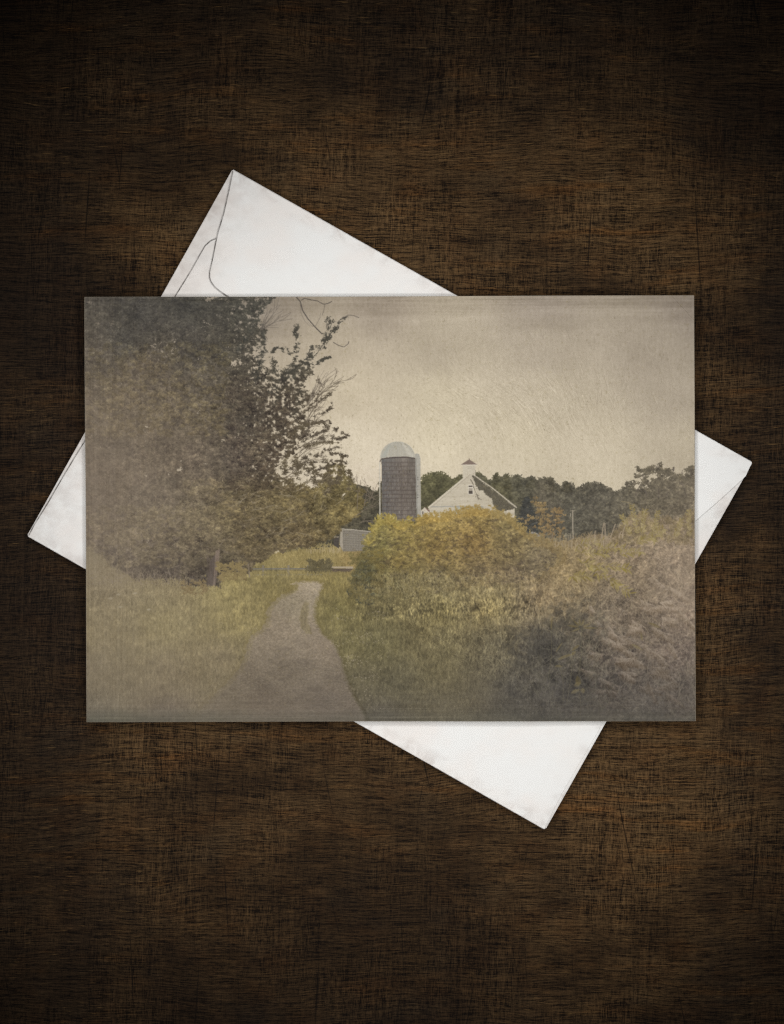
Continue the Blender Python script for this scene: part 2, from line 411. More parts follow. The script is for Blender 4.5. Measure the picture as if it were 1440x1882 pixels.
    strokes(x, y, U(0, np.pi, 1500), U(1.5, 4, 1500), at(gcol, x, y) + N(-8, 10, (1500, 1)) - 16 * (at(cl, x, y) > 0)[:, None], mix=.8)
    x, y = pick(edge & (GX <= 560), 1300)
    strokes(x, y, U(0, np.pi, 1300), U(1.5, 4, 1300), at(gcol, x, y) + N(-9, 9, (1300, 1)), mix=.8)
    inner = m & (blur(m.astype(f32), 6) < .86)
    x, y = pick(inner & (GX > 545), 900)
    strokes(x, y, np.pi / 2 + N(.4, .5, 900), U(2, 7, 900), at(gcol, x, y) + N(-8, 9, (900, 1)), bend=N(0, .8, 900), mix=.5)
    inner = m & (blur(m.astype(f32), 14) < .9)
    x, y = pick(inner & (GX < 545), 1500)
    strokes(x, y, np.pi / 2 + N(-.4, .6, 1500), U(2, 8, 1500), at(gcol, x, y) + N(-4, 9, (1500, 1)), bend=N(0, .8, 1500), mix=.42)
    for _ in range(46):                                            # clover heads beside the lane
        c = (U(590, 700), U(1120, 1315))
        if c[0] < 570 + (c[1] - 1100) * .42: continue
        k = rng.integers(3, 12)
        strokes(c[0] + N(0, 9, k), c[1] + N(0, 4, k), U(0, 3, k), U(.8, 1.8, k), np.array((158, 146, 120)) + N(0, 9, (k, 1)), wid=2, mix=.8)
    k = 130
    strokes(U(380, 470, k), U(1130, 1290, k), U(0, 3, k), U(.8, 1.6, k), np.array((164, 150, 120)) + N(0, 8, (k, 1)), wid=2, mix=.6)

    # ------------------------------------------------------------ the big cedar
    tcol = field([(160, 550, 92, 86, 73), (250, 580, 78, 75, 66), (350, 560, 74, 72, 62), (450, 570, 72, 70, 58), (230, 620, 80, 77, 67), (160, 650, 99, 91, 76), (260, 680, 97, 87, 70), (350, 640, 82, 77, 66),
                  (420, 640, 80, 75, 61), (520, 660, 74, 70, 57), (600, 610, 70, 67, 56), (160, 760, 118, 106, 86), (230, 740, 113, 101, 79), (300, 720, 100, 90, 72), (400, 720, 90, 82, 66), (450, 760, 82, 75, 61), (520, 750, 84, 75, 59),
                  (160, 860, 121, 108, 90), (250, 860, 113, 101, 82), (350, 840, 100, 89, 72), (430, 840, 88, 79, 65), (500, 840, 90, 80, 63), (600, 800, 84, 75, 58), (590, 740, 92, 83, 64), (160, 960, 124, 111, 93), (250, 960, 114, 103, 83),
                  (350, 960, 106, 95, 74), (430, 930, 107, 95, 68), (520, 930, 106, 94, 64), (600, 910, 106, 94, 60), (640, 900, 110, 98, 60), (620, 940, 108, 95, 60), (450, 1000, 104, 92, 66), (540, 985, 96, 84, 60), (200, 1020, 106, 96, 81),
                  (300, 1050, 88, 79, 66), (370, 1060, 76, 69, 60), (330, 1010, 98, 88, 72), (420, 1040, 88, 80, 65)], 3)
    crown = [(150, 540), (500, 540), (496, 556), (480, 572), (470, 592), (486, 612), (484, 632), (470, 640), (462, 652), (492, 672), (500, 690), (520, 676), (540, 660), (566, 664), (575, 690), (548, 704), (576, 722), (566, 740), (542, 752), (572, 768), (566, 790), (556, 800), (532, 818), (538, 836), (516, 842), (508, 856), (512, 880), (552, 894), (570, 900), (584, 892), (592, 872), (606, 868), (616, 850), (628, 858), (630, 880), (644, 878), (648, 894), (662, 900), (664, 925), (655, 948), (634, 962), (610, 985), (590, 995), (560, 1003), (520, 1012), (494, 1020), (470, 1040), (452, 1056),
             (425, 1050), (402, 1052), (394, 1088), (370, 1094), (345, 1086), (310, 1078), (262, 1070), (230, 1056), (206, 1044), (186, 1014), (150, 1006)]
    m = ragged(crown, 6, 1.9, 11, 71, 5)
    # places where the sky shows through the crown
    hn = nz(3.2, 4.2, 4, 79)
    for (hx, hy, hr) in ((180, 594, 4), (207, 594, 3), (232, 586, 2.5), (265, 634, 3), (282, 633, 4), (297, 636, 5), (312, 638, 6), (301, 644, 4), (318, 648, 4), (330, 640, 3), (376, 604, 5), (382, 590, 6), (400, 578, 4), (388, 545, 9), (400, 550, 5),
                         (430, 668, 9), (448, 650, 6), (456, 702, 6), (428, 672, 6), (474, 708, 6), (497, 664, 8), (528, 672, 8), (494, 686, 6), (548, 700, 7), (472, 548, 4), (440, 600, 4), (462, 628, 4), (508, 712, 5), (480, 728, 4), (520, 860, 9), (512, 845, 6),
                         (540, 842, 8), (548, 858, 6), (586, 862, 7), (560, 880, 6), (590, 884, 6), (530, 880, 5), (545, 812, 6), (484, 806, 6), (500, 800, 5), (536, 760, 6), (560, 770, 5), (520, 820, 5), (268, 700, 2), (353, 718, 2), (336, 762, 2), (350, 795, 2), (450, 750, 2)):
        ya_, xa_ = max(int(iy(hy - 3 * hr)), 0), max(int(ix(hx - 3 * hr)), 0)
        yb_, xb_ = int(iy(hy + 3 * hr)) + 1, int(ix(hx + 3 * hr)) + 1
        w_ = np.s_[ya_:yb_, xa_:xb_]
        bl = ((GX[w_] - hx) / (hr * 1.5)) ** 2 + ((GY[w_] - hy) / (hr * 1.15)) ** 2 - 1.0 * hn[w_]
        m[w_] &= ~(bl < .25)
    under = img.copy()
    tex = .22 * fbm(34 * SS, 34 * SS, 3, 72) + .42 * fbm(7 * SS, 8 * SS, 4, 73)
    img[m] = (tcol * (1 + tex)[..., None])[m]
    mi = blur(m.astype(f32), 6) > .55
    mot = fbm(26 * SS, 30 * SS, 3, 74)
    x, y = pick(mi, 5200)
    foliage(x, y, U(3, 9, len(x)), 22, tcol * (1 + .42 * mot)[..., None], 12, flat=.7, ln=(1.5, 4), top=.55)
    # yellower sprays low in the crown
    ycol = tcol + np.array((7, 6, 1), f32)
    x, y = pick(mi & (GY > 880) & (GX > 330), 950)
    foliage(x, y, U(4, 10, len(x)), 22, ycol * (1 + .5 * fbm(20 * SS, 26 * SS, 3, 75))[..., None], 16, flat=.5, ln=(2, 4.5), ang=(.2, .7))
    x, y = pick(mi & (GY > 930) & (GY < 1040) & (GX < 420), 420)
    foliage(x, y, U(4, 9, len(x)), 22, tcol + np.array((10, 9, 2), f32), 13, flat=.5, ln=(2, 5), ang=(.1, .7), top=.6)
    x, y = pick(mi & (GX < 420) & (GY > 630) & (GY < 800), 420)
    foliage(x, y, U(4, 9, len(x)), 22, tcol + np.array((10, 8, 0), f32), 13, flat=.6, ln=(2, 4), top=.6)
    x, y = pick(mi & (GX > 580) & (GY > 850) & (GY < 960), 420)
    foliage(x, y, U(4, 9, len(x)), 28, (tcol + np.array((6, 6, 3), f32)) * (1 + .6 * fbm(16 * SS, 20 * SS, 3, 76))[..., None], 18, flat=.55, ln=(2, 4))
    x, y = pick(mi & (GX > 420) & (GX < 580) & (GY > 690) & (GY < 900), 560)
    foliage(x, y, U(4, 9, len(x)), 24, tcol * (1 + .4 * fbm(16 * SS, 18 * SS, 3, 77))[..., None] - np.array((2, 3, 3), f32), 17, flat=.6, ln=(2, 4))

    # sprays that leave the crown against the sky
    def spray(pts, r0, r1, k, col, con=8, flat=.8, ln=(1.5, 3.5), per=20, stem=2):
        p = np.array(pts, float)
        s = np.r_[0, np.cumsum(np.hypot(*np.diff(p, axis=0).T))]
        t = np.sort(U(0, s[-1], k))
        x = np.interp(t, s, p[:, 0]); y = np.interp(t, s, p[:, 1])
        r = r0 + (r1 - r0) * t / s[-1]
        line(pts, tuple(np.array(col) - 6), stem)
        foliage(x + N(0, 1, k) * r * .38, y + N(0, 1, k) * r * .32, r * U(.3, .75, k), per, np.broadcast_to(np.array(col, f32), img.shape), con, flat=flat, ln=ln, top=.4, wid=1)
    dk = (72, 69, 57)
    spray([(500, 720), (530, 690), (560, 668), (585, 645), (600, 620), (604, 598), (608, 582)], 15, 7, 60, dk)
    spray([(596, 625), (612, 606), (624, 592), (636, 582)], 9, 3, 26, dk)
    spray([(560, 672), (572, 650), (574, 632)], 9, 5, 22, dk)
    spray([(530, 690), (546, 655), (544, 620), (546, 592)], 10, 5, 34, dk)
    spray([(545, 660), (520, 640), (508, 636), (500, 646)], 7, 3, 18, dk)
    spray([(560, 680), (590, 662), (604, 656)], 6, 4, 14, dk)
    spray([(505, 740), (506, 690), (500, 655)], 11, 7, 30, (76, 72, 58))
    spray([(470, 700), (480, 650), (486, 612), (480, 590)], 12, 5, 40, (70, 68, 57))
    spray([(440, 640), (470, 585), (486, 560), (502, 545)], 12, 5, 36, (68, 67, 56))
    spray([(540, 760), (552, 715), (556, 705)], 12, 7, 30, (78, 72, 57))
    br = (84, 75, 58)
    for pts, k in (([(540, 770), (575, 745), (588, 715), (585, 698)], 16), ([(575, 745), (598, 728), (608, 722)], 12), ([(545, 790), (580, 764), (605, 752), (612, 742)], 16), ([(530, 812), (570, 780), (600, 772), (608, 778)], 16),
                   ([(530, 830), (572, 800), (610, 788), (640, 800)], 30), ([(575, 812), (600, 802), (628, 806), (640, 799)], 22), ([(560, 840), (600, 828), (620, 822), (630, 818)], 18), ([(545, 845), (590, 836), (622, 832), (638, 840)], 26), ([(590, 770), (604, 790), (620, 788)], 12),
                   ([(520, 870), (560, 850), (600, 848), (628, 846), (638, 852)], 26), ([(500, 800), (540, 790), (568, 770)], 18), ([(560, 870), (590, 860), (615, 850)], 16)):
        spray(pts, 8, 4, int(k * 2.6), br, con=12, flat=.45, ln=(1.2, 3.2), per=9, stem=2)
    # daylight between the sprays: what lies behind the crown comes through
    por = field([(c[0], c[1], c[2], 0, 0) for c in ((600, 800, .6), (560, 770, .5), (620, 740, .9), (520, 850, .5), (590, 868, .5), (545, 830, .4), (500, 690, .75), (540, 700, .6), (520, 760, .9), (560, 650, .7), (610, 600, .95), (300, 640, 1.75), (200, 595, 2.6), (260, 570, 3.2), (260, 690, 3.2), (160, 640, 3.4), (400, 900, 3.6), (200, 800, 3.6), (300, 780, 2.9), (350, 600, 3.0),
                 (470, 560, .95), (480, 620, .8), (450, 700, 1.7), (400, 640, 2.4), (350, 680, 3), (420, 760, 3), (480, 780, 1.5), (640, 905, 1.6), (660, 950, 3), (600, 930, 3.4), (520, 930, 3.6), (440, 850, 2.9), (400, 1000, 3.6), (550, 990, 3.2), (200, 1000, 3.4), (470, 840, 1.8))], 4)[..., 0]
    hf = nz(4.4, 5.2, 5, 78)
    hole = hf > por - .12
    under_w = blur(hole.astype(f32), 1)[..., None]
    shade(m, dapple ** .78, 1.0, 3)
    img += (curl * blur(m.astype(f32), 3) * 9)[..., None] * np.array((1, .93, .62), f32)
    img[:] = img * (1 - under_w) + under * under_w
    eh = (blur(hole.astype(f32), 2) > .12) & (blur(hole.astype(f32), 2) < .8) & (blur(m.astype(f32), 3) > .3)
    x, y = pick(eh, 2600)
    strokes(x, y, U(0, np.pi, 2600), U(1.2, 4, 2600), at(tcol, x, y) * .94 + N(0, 7, (2600, 1)), bend=U(-.8, .8, 2600))
    for pts, k in (([(535, 845), (565, 862), (600, 878)], 22), ([(555, 885), (590, 884), (622, 888)], 20), ([(600, 905), (603, 875), (600, 846)], 20), ([(618, 890), (624, 862), (628, 838)], 18), ([(578, 895), (576, 870), (572, 848)], 18),
                   ([(545, 880), (548, 858), (540, 836)], 18), ([(560, 820), (590, 812), (622, 812)], 20), ([(530, 800), (560, 780), (590, 776)], 20), ([(520, 870), (524, 846), (530, 826)], 18), ([(640, 900), (645, 880), (640, 862)], 12)):
        spray(pts, 8, 4, k * 2, (92, 82, 60), con=13, flat=.6, ln=(1.2, 3.4), per=10, stem=1)
    for _ in range(13):
        t = U(0, 1); twig(520 + 60 * t, 880 - 150 * t, U(.2, 1.2), U(30, 64), (92, 82, 66), 2, 2, .18, .6, .85)
    # bare twigs
    ink = (74, 68, 60)
    line([(544, 543), (552, 552), (556, 568), (566, 584), (580, 600), (592, 612)], ink, 3, .9)
    line([(552, 552), (553, 572), (560, 588), (570, 598)], (98, 90, 79), 1, .8)
    line([(553, 550), (560, 546), (572, 549), (584, 551), (594, 557), (602, 556), (610, 552)], ink, 2, .85)
    line([(597, 557), (595, 570), (592, 578)], ink, 1, .8)
    line([(566, 590), (574, 598), (580, 597), (588, 582), (589, 574)], (104, 96, 84), 1, .8)
    line([(612, 627), (622, 633), (632, 636), (640, 630), (641, 626)], ink, 2, .8)
    line([(630, 583), (640, 577), (650, 578), (660, 582)], ink, 2, .6)
    for a, l in ((1.05, 46), (.8, 40), (.6, 48), (1.3, 36), (.45, 44), (1.0, 60)):
        twig(478, 605, a, l, (104, 96, 84), 2, 1, .2, .5, .8)
    for a, l in ((1.25, 60), (1.0, 58), (1.1, 72), (.9, 52)):
        twig(563, 745, a, l, (116, 106, 90), 2, 1, .12, .4, .8)
    for _ in range(44):                                            # dry branches within
        bx, by = U(430, 620), U(860, 990)
        twig(bx, by, U(-.5, .9) + (np.pi if U() < .4 else 0), U(12, 34), (152, 140, 116), 1, 1, .3, .6, .6)
    for _ in range(30):
        bx, by = U(170, 420), U(900, 1060)
        twig(bx, by, U(.0, .9) + (np.pi if U() < .4 else 0), U(10, 24), (136, 124, 103), 1, 1, .3, .6, .45)
    for _ in range(46):
        bx, by = U(180, 480), U(600, 860)
        twig(bx, by, U(.2, 2.9), U(10, 26), (126, 114, 93), 1, 1, .3, .6, .4)
    # snags left of the silo
    for bx, by, a, l in ((655, 935, 1.45, 44), (668, 930, 1.3, 40), (676, 925, 1.15, 40), (650, 950, .6, 46), (680, 915, .4, 24), (690, 918, 2.6, 34), (660, 960, .3, 30)):
        twig(bx, by, a, l, (118, 106, 88), 2, 2, .2, .7, .9)
    # trunk
    fill([(384, 1030), (401, 1010), (399, 1035), (393, 1070), (393, 1089), (376, 1086), (380, 1060)], (90, 80, 70), noise=6)
    fill([(394, 1012), (402, 1008), (400, 1035), (394, 1070), (391, 1086), (387, 1086), (391, 1050)], (130, 114, 97), .8, noise=6)
    for k in range(60):
        strokes([U(378, 398)], U(1020, 1060), -1.6 + N(0, .05), U(8, 24), np.array((92, 82, 72)) + N(0, 10), mix=.55)
    line([(454, 1035), (456, 1060)], (128, 115, 94), 4, .8)
    # weeds at its foot
    x = U(200, 345, 120)
    strokes(x, 1078 + U(-8, 8, 120), np.pi / 2 + N(0, .16, 120), U(8, 30, 120), np.array((158, 143, 115)) + N(0, 10, (120, 1)), bend=N(0, .5, 120), mix=.65)
    line([(210, 1068), (226, 1059)], (164, 146, 116), 2, .7); line([(230, 1036), (231, 1066)], (160, 144, 116), 3, .6)
    grass(5200, (160, 400), (1080, 1112), (6, 10), gt, 11, lean=.3)
    grass(700, (160, 330), (1068, 1082), (8, 11), gcol, 12, lean=.3)
    x = 157 + 75 * U(0, 1, 1500) ** 1.7; y = 1006 + (x - 157) * .75 + U(0, 1, 1500) * np.clip(62 - (x - 157) * .75, 4, 99)
    o = np.argsort(y); x, y = x[o], y[o]
    strokes(x, y, np.pi / 2 + N(0, .35, 1500), U(3, 9, 1500), at(gcol, x, y) + N(0, 10, (1500, 1)), bend=N(0, .6, 1500), mix=.7)
    k = 160
    strokes(U(158, 330, k), U(1050, 1075, k), U(0, 3, k), U(1, 2.4, k), np.array((136, 122, 112)) + N(0, 8, (k, 1)), wid=2, mix=.5)
    for a, b in ((245, 1090), (215, 1092), (200, 1099), (270, 1120), (218, 1115)):
        fill([(a - 5, b), (a, b - 2.4), (a + 5, b - 1), (a + 1, b + 2)], (176, 166, 138), .7)
    x, y = U(330, 376, 40), U(1066, 1092, 40)
    foliage(x, y, U(2, 4, 40), 8, np.broadcast_to(np.array((132, 115, 78), f32), img.shape), 9)
    x, y = U(398, 450, 70), U(1035, 1066, 70)
    foliage(x, y, U(3, 6, 70), 14, np.broadcast_to(np.array((136, 120, 78), f32), img.shape), 11)

    # ------------------------------------------------------------ right hand growth
    # telegraph pole, roof, orange sapling
    line([(1052, 937), (1053, 1000)], (160, 149, 128), 3, .9)
    line([(1048, 939), (1056, 939)], (156, 146, 126), 2, .8)
    line([(1048.5, 943), (1048.5, 949)], (170, 160, 140), 3, .7)
    line([(1056, 943), (1120, 966), (1200, 975)], (112, 103, 90), 1, .4)
    fill([(968, 985), (978, 978), (992, 984), (996, 1000), (968, 1000)], (134, 129, 119), noise=4)
    line([(966, 986), (978, 977.5), (994, 984)], (154, 147, 132), 2)
    ocol = field([(990, 940, 142, 122, 82), (1020, 960, 140, 117, 78), (1000, 1000, 134, 114, 78)], 3)
    for bx, a, l in ((998, 1.6, 66), (1000, 1.2, 50), (996, 2.0, 50), (1014, 1.4, 60)):
        twig(bx, 1012, a, l, (108, 92, 68), 2, 2, .2, .6)
    cx = np.r_[N(992, 7, 26), N(1022, 6, 16), N(1000, 10, 34), N(972, 6, 8), N(1030, 6, 12), N(1004, 8, 14)]
    cy = np.r_[N(936, 8, 26), N(944, 9, 16), N(968, 13, 34), N(952, 4, 8), N(980, 12, 12), N(998, 10, 14)]
    foliage(cx, cy, U(2, 5, len(cx)), 12, ocol, 13, ln=(1.2, 3), flat=.6)

    # tall mixed meadow: first a rough mass, then stems and seed heads
    meadow = [(905, 1085), (960, 1050), (990, 1010), (1005, 998), (1030, 996), (1060, 990), (1090, 986), (1130, 982), (1150, 965), (1160, 945), (1185, 945), (1200, 955), (1225, 955), (1240, 962), (1262, 950), (1285, 935), (1285, 1335), (965, 1335), (928, 1268), (850, 1214), (760, 1160), (700, 1122), (720, 1098), (800, 1090)]
    mcol = gcol
    m = ragged(meadow, 6, 1.2, 10, 81)
    img[m] = (mcol * (1 + .26 * fbm(11 * SS, 12 * SS, 5, 82))[..., None])[m]
    x, y = pick(m, 3200)
    foliage(x, y, U(4, 12, len(x)), 15, mcol * (1 + .40 * fbm(22 * SS, 26 * SS, 4, 83))[..., None], 15, flat=.8, ln=(3, 9), ang=(1.4, .8), top=.5, wid=1)
    x, y = pick(m & (GX > 1120) & (GY < 1000), 140)
    foliage(x, y, U(4, 8, 140), 16, np.broadcast_to(np.array((130, 115, 82), f32), img.shape), 14, flat=.7, ln=(2, 6))
    # green shaded growth
    x, y = U(650, 1010, 900), U(1150, 1320, 900)
    kk = x > 770 + (y - 1160) * 1.1
    foliage(x[kk], y[kk], U(4, 9, kk.sum()), 12, gcol * (1 + .4 * fbm(20 * SS, 24 * SS, 3, 84))[..., None], 13, flat=.8, ln=(3, 9), ang=(1.5, .7), top=.4, wid=1)
    # blades and arching stems in the middle
    o = 7000
    x = U(680, 1120, o); y = 1088 + U(0, 1, o) ** 1.2 * 160
    kk = np.argsort(y); x, y = x[kk], y[kk]; kk = x > 715 + (y - 1120) * 1.3; x, y = x[kk], y[kk]; o = len(x)
    strokes(x, y, np.pi / 2 + N(0, .42, o), U(6, 24, o), at(gcol, x, y) + N(5, 19, (o, 1)) * np.array((1, .97, .7)), bend=N(0, .8, o), mix=.75)
    o = 900
    x = U(640, 1060, o); y = U(1090, 1310, o); kk = x > 720 + (y - 1120) * 1.3; x, y = x[kk], y[kk]; o = len(x)
    strokes(x, y, np.pi / 2 + N(0, .7, o), U(10, 30, o), at(gcol, x, y) + N(14, 9, (o, 1)), bend=N(0, .8, o), mix=.55)
    # pale straw stems and leaves at the right
    o = 5600
    x = U(960, 1285, o); y = U(1000, 1327, o)
    strokes(x, y, np.pi / 2 + N(0, .65, o), U(6, 26, o), at(gcol, x, y) + N(4, 18, (o, 1)), bend=N(0, .7, o), mix=.6)

    def leaf(x, y, ang, ln, w, col, a=.9):
        t = np.linspace(0, 1, 9)
        wd = w * np.sin(np.pi * t ** .8)
        cx_, cy_ = x + np.cos(ang) * ln * t, y - np.sin(ang) * ln * t + .10 * ln * t ** 2
        nx, ny = np.sin(ang), np.cos(ang)
        fill(list(zip(cx_ + nx * wd, cy_ + ny * wd)) + list(zip((cx_ - nx * wd)[::-1], (cy_ - ny * wd)[::-1])), col, a, noise=4)
        fill(list(zip(cx_, cy_)) + list(zip((cx_ - nx * wd)[::-1], (cy_ - ny * wd)[::-1])), tuple(np.array(col) - 13), a * .8)

    mm_ = ragged(meadow, 6, 1.2, 10, 81)
    shade(mm_ & (GX > 1000), dapple ** .75, 1.0, 40)
    shade(mm_ & (GX <= 1000), blades ** 1.25, 1.0, 30)
    pits = np.clip(nz(15, 19, 4, 85) - .55, 0, 1) * np.exp(-(((GX - 1040) / 120) ** 2 + ((GY - 1210) / 110) ** 2)) + np.clip(nz(14, 18, 4, 86) - .9, 0, 1) * .3
    pits = (np.clip(pits, 0, .85) * blur(mm_.astype(f32), 6) * (GY > 1040))[..., None]
    img[:] = img * (1 - pits * .42)
    o = 1500
    x = U(700, 1285, o); y = U(1060, 1325, o); kk = x > 740 + (y - 1120) * 1.3; x, y = x[kk], y[kk]; o = len(x)
    strokes(x, y, np.pi / 2 + N(0, .5, o), U(10, 34, o), at(gcol, x, y) + N(16, 14, (o, 1)) * np.array((1, .96, .74)), bend=N(0, .9, o), mix=.6, wid=2)
    # broad pinnate shrub
    lc = np.array((148, 133, 82), float)
    for (sx_, sy_, sa_, sl) in ((1068, 1018, .15, 46), (1062, 1002, .25, 44), (1070, 1036, -.05, 42), (1100, 1010, .2, 46), (1085, 1050, -.3, 50), (1110, 1040, 0, 44), (1120, 1070, -.4, 40), (1140, 1020, .3, 40), (1050, 1060, .1, 30), (1170, 1000, .5, 30), (1200, 990, .8, 26)):
        for k in range(9):
            px_, py_ = sx_ + np.cos(sa_) * sl * k / 8, sy_ - np.sin(sa_) * sl * k / 8 + .004 * (k * sl / 8) ** 2
            for s in (1, -1):
                leaf(px_, py_, sa_ + s * U(.5, 1.0) + np.pi * (U() < .12), U(9, 17), U(1.2, 2.2), tuple(lc + N(0, 11) + np.array((0, 0, N(0, 5)))), U(.5, .85))
        line([(sx_, sy_), (sx_ + np.cos(sa_) * sl, sy_ - np.sin(sa_) * sl)], (150, 134, 96), 1, .5)
    # golden sprigs against the far wood
    for bx, by, a, l in ((1172, 985, 1.75, 55), (1180, 985, 1.45, 46), (1200, 985, 1.35, 44), (1160, 985, 2.0, 40), (1268, 990, 1.6, 50), (1240, 990, 1.2, 36)):
        px_, py_ = bx, by
        for k in range(14):
            px_ += np.cos(a) * l / 14; py_ -= np.sin(a) * l / 14
            for s in (1, -1):
                leaf(px_, py_, a + s * U(.5, 1.1), U(5, 10), U(.9, 1.7), tuple(np.array((152, 137, 88)) + N(0, 12)), .8)
        line([(bx, by), (px_, py_)], (160, 146, 110), 1, .6)
    line([(1142, 922), (1155, 924), (1168, 930), (1178, 944)], (150, 136, 100), 2, .7)
    line([(1180, 950), (1186, 940), (1189, 930)], (158, 144, 112), 2, .7)
    line([(1143, 950), (1160, 952), (1178, 956)], (150, 138, 110), 2, .6)
    for bx in (1106, 1112, 1121, 1137, 1143, 1092):
        strokes([bx, bx + 1], 990, np.pi / 2 - U(-.1, .35), U(14, 34), (160, 144, 118), bend=N(-.2, .2), mix=.75, wid=2)
    x = U(1005, 1120, 170)
    strokes(x, U(993, 1012, 170), np.pi / 2 + N(0, .2, 170), U(5, 16, 170), np.array((152, 137, 112)) + N(0, 12, (170, 1)), bend=N(0, .4, 170), mix=.7)

    # feathery seed heads
    def plume(x, y, ang, ln, col, n=90, side=None, fan=.6, l2=(4, 10), mix=.7, spread=12):
        """a feathery head: fine hairs hang to one side of a bowed axis, shorter towards the tip"""
        t = U(0, 1, n) ** .8
        bow = U(-.5, .1)
        a = ang + bow * t
        px_ = x + np.cos(ang + bow * t / 2) * ln * t; py_ = y - np.sin(ang + bow * t / 2) * ln * t
        s = np.where(np.cos(ang) > 0, -1.0, 1.0) if side is None else side
        hang = a + s * (fan * U(.3, 1.3, n)) + N(0, .2, n)
        strokes(px_, py_, hang, U(*l2, n) * (1.15 - .75 * t), np.array(col) + N(0, spread, (n, 1)), bend=s * U(-.2, .7, n), mix=mix)
    pc = (146, 131, 110)
    for (a, b, an, l, n_) in ((1118, 1158, -.45, 44, 160), (1136, 1172, -.5, 40, 180), (1120, 1180, -.3, 36, 140), (1110, 1204, 2.9, 34, 130), (1140, 1205, -.55, 44, 180), (1128, 1216, -.2, 44, 150), (1108, 1152, 2.7, 20, 60), (1158, 1140, -.35, 40, 110),
                              (1100, 1240, .1, 40, 120), (1130, 1238, -.1, 46, 130), (1160, 1210, -.3, 40, 140), (1180, 1190, -.2, 46, 140), (1200, 1160, -.3, 46, 140), (1215, 1135, -.2, 46, 140), (1225, 1180, -.4, 40, 120), (1190, 1235, -.2, 46, 100), (1230, 1225, -.3, 44, 100), (1210, 1110, .1, 46, 110), (1170, 1262, -.1, 50, 90), (1220, 1270, -.3, 44, 90), (1110, 1268, .1, 40, 70), (1230, 1085, -.1, 44, 120), (1180, 1120, -.1, 40, 90)):
        sh_ = np.clip((1300 - b) / 190, .2, 1.0) * .95 + .05
        c = np.array(pc) * (.70 + .38 * sh_)
        for q in range(2):
            aa, bb = a + N(0, 16) * (q > 0), b + N(0, 14) * (q > 0)
            an2 = an + N(0, .38) + (np.pi if U() < .16 else 0)
            l_ = l * U(.55, 1.05)
            plume(aa, bb + 5, an2, l_, c - 44, n_ // 2, mix=.5, l2=(6, 15), fan=.8)
            plume(aa, bb, an2, l_, c + U(-12, 8), int(n_ * .9), mix=.62, l2=(6, 15), fan=.75, spread=15)
            plume(aa, bb - 1, an2, l_ * .9, c + 18, n_ // 4, mix=.6, l2=(4, 10), fan=.6)
    for (a, b, an, l) in ((860, 1020, 1.9, 14), (884, 1036, 2.2, 30), (922, 1022, 2.35, 26), (940, 1030, 2.3, 24), (958, 1034, 2.2, 22), (905, 1050, 1.8, 24)):
        plume(a, b, an, l, (156, 134, 106), 46, mix=.6, fan=.35, l2=(3, 7))
    # dark hollow and broad leaves low in the corner
    for hx, hy, rx, ry, sd in ((1052, 1150, 52, 40, 87), (1062, 1285, 66, 60, 88), (985, 1195, 60, 40, 89)):
        hw = np.clip(1.15 - np.hypot((GX - hx) / rx, (GY - hy) / ry) + .34 * nz(7, 6, 4, sd), 0, 1)[..., None] * .5
        img[:] = img * (1 - hw) + np.array((66, 63, 55), f32) * hw
    o = 420
    x = U(980, 1120, o); y = U(1140, 1330, o)
    strokes(x, y, np.pi / 2 + N(0, .6, o), U(12, 34, o), np.array((104, 100, 78)) + N(0, 12, (o, 1)), bend=N(0, 1.0, o), mix=.42)
    gl = np.array((120, 108, 72), float)
    for a_, b_, c_, d_ in ((1068, 1154, 1062, 1240), (1050, 1200, 1040, 1290), (1026, 1216, 1034, 1290), (1062, 1266, 1064, 1326), (1012, 1162, 1006, 1250)):
        line([(a_, b_), ((a_ + c_) / 2 + 3, (b_ + d_) / 2), (c_, d_)], (104, 97, 72), 2, .5)
    for (a, b, an, l, w_) in ((1068, 1152, 1.2, 16, 2.2), (1066, 1152, 1.7, 16, 2), (1064, 1152, 2.3, 18, 2), (1064, 1154, 2.9, 24, 2.2), (1070, 1154, .5, 18, 2), (1066, 1156, 3.4, 18, 2), (1072, 1156, .1, 26, 2), (1050, 1198, .75, 20, 2.6), (1024, 1214, .45, 32, 2.8), (1050, 1206, .9, 12, 3),
                              (1062, 1262, 1.65, 22, 5), (1054, 1262, .5, 16, 4), (1048, 1276, .5, 20, 3.4), (1068, 1266, -1.2, 10, 4), (1018, 1226, .1, 16, 2), (1190, 1146, -.3, 28, 2.6), (1160, 1186, -.4, 22, 2.6), (1180, 1180, 1.7, 20, 2), (1012, 1160, 1.5, 30, 1.6), (1020, 1200, 1.0, 26, 1.4)):
        leaf(a, b, an, l, w_, tuple(gl + N(0, 8)), .55)
    x = U(985, 1278, 260)
    strokes(x, U(1285, 1330, 260), np.pi / 2 + N(0, .8, 260), U(6, 20, 260), np.array((112, 104, 84)) + N(0, 11, (260, 1)), bend=N(0, 1.0, 260), mix=.45)

    # ------------------------------------------------------------ golden bush before the barn
    bcol = field([(690, 960, 148, 132, 68), (700, 1000, 128, 114, 60), (665, 1050, 98, 91, 56), (660, 1090, 88, 83, 58), (730, 970, 158, 135, 68), (730, 1030, 142, 119, 60), (720, 1080, 106, 96, 58), (800, 960, 163, 136, 70), (800, 1010, 146, 119, 60), (800, 1060, 118, 102, 62), (870, 945, 164, 137, 74),
                  (870, 1000, 148, 119, 62), (880, 1050, 124, 104, 64), (930, 960, 148, 127, 74), (940, 1010, 136, 116, 70), (980, 1030, 132, 114, 78), (940, 1060, 128, 108, 74)], 3)
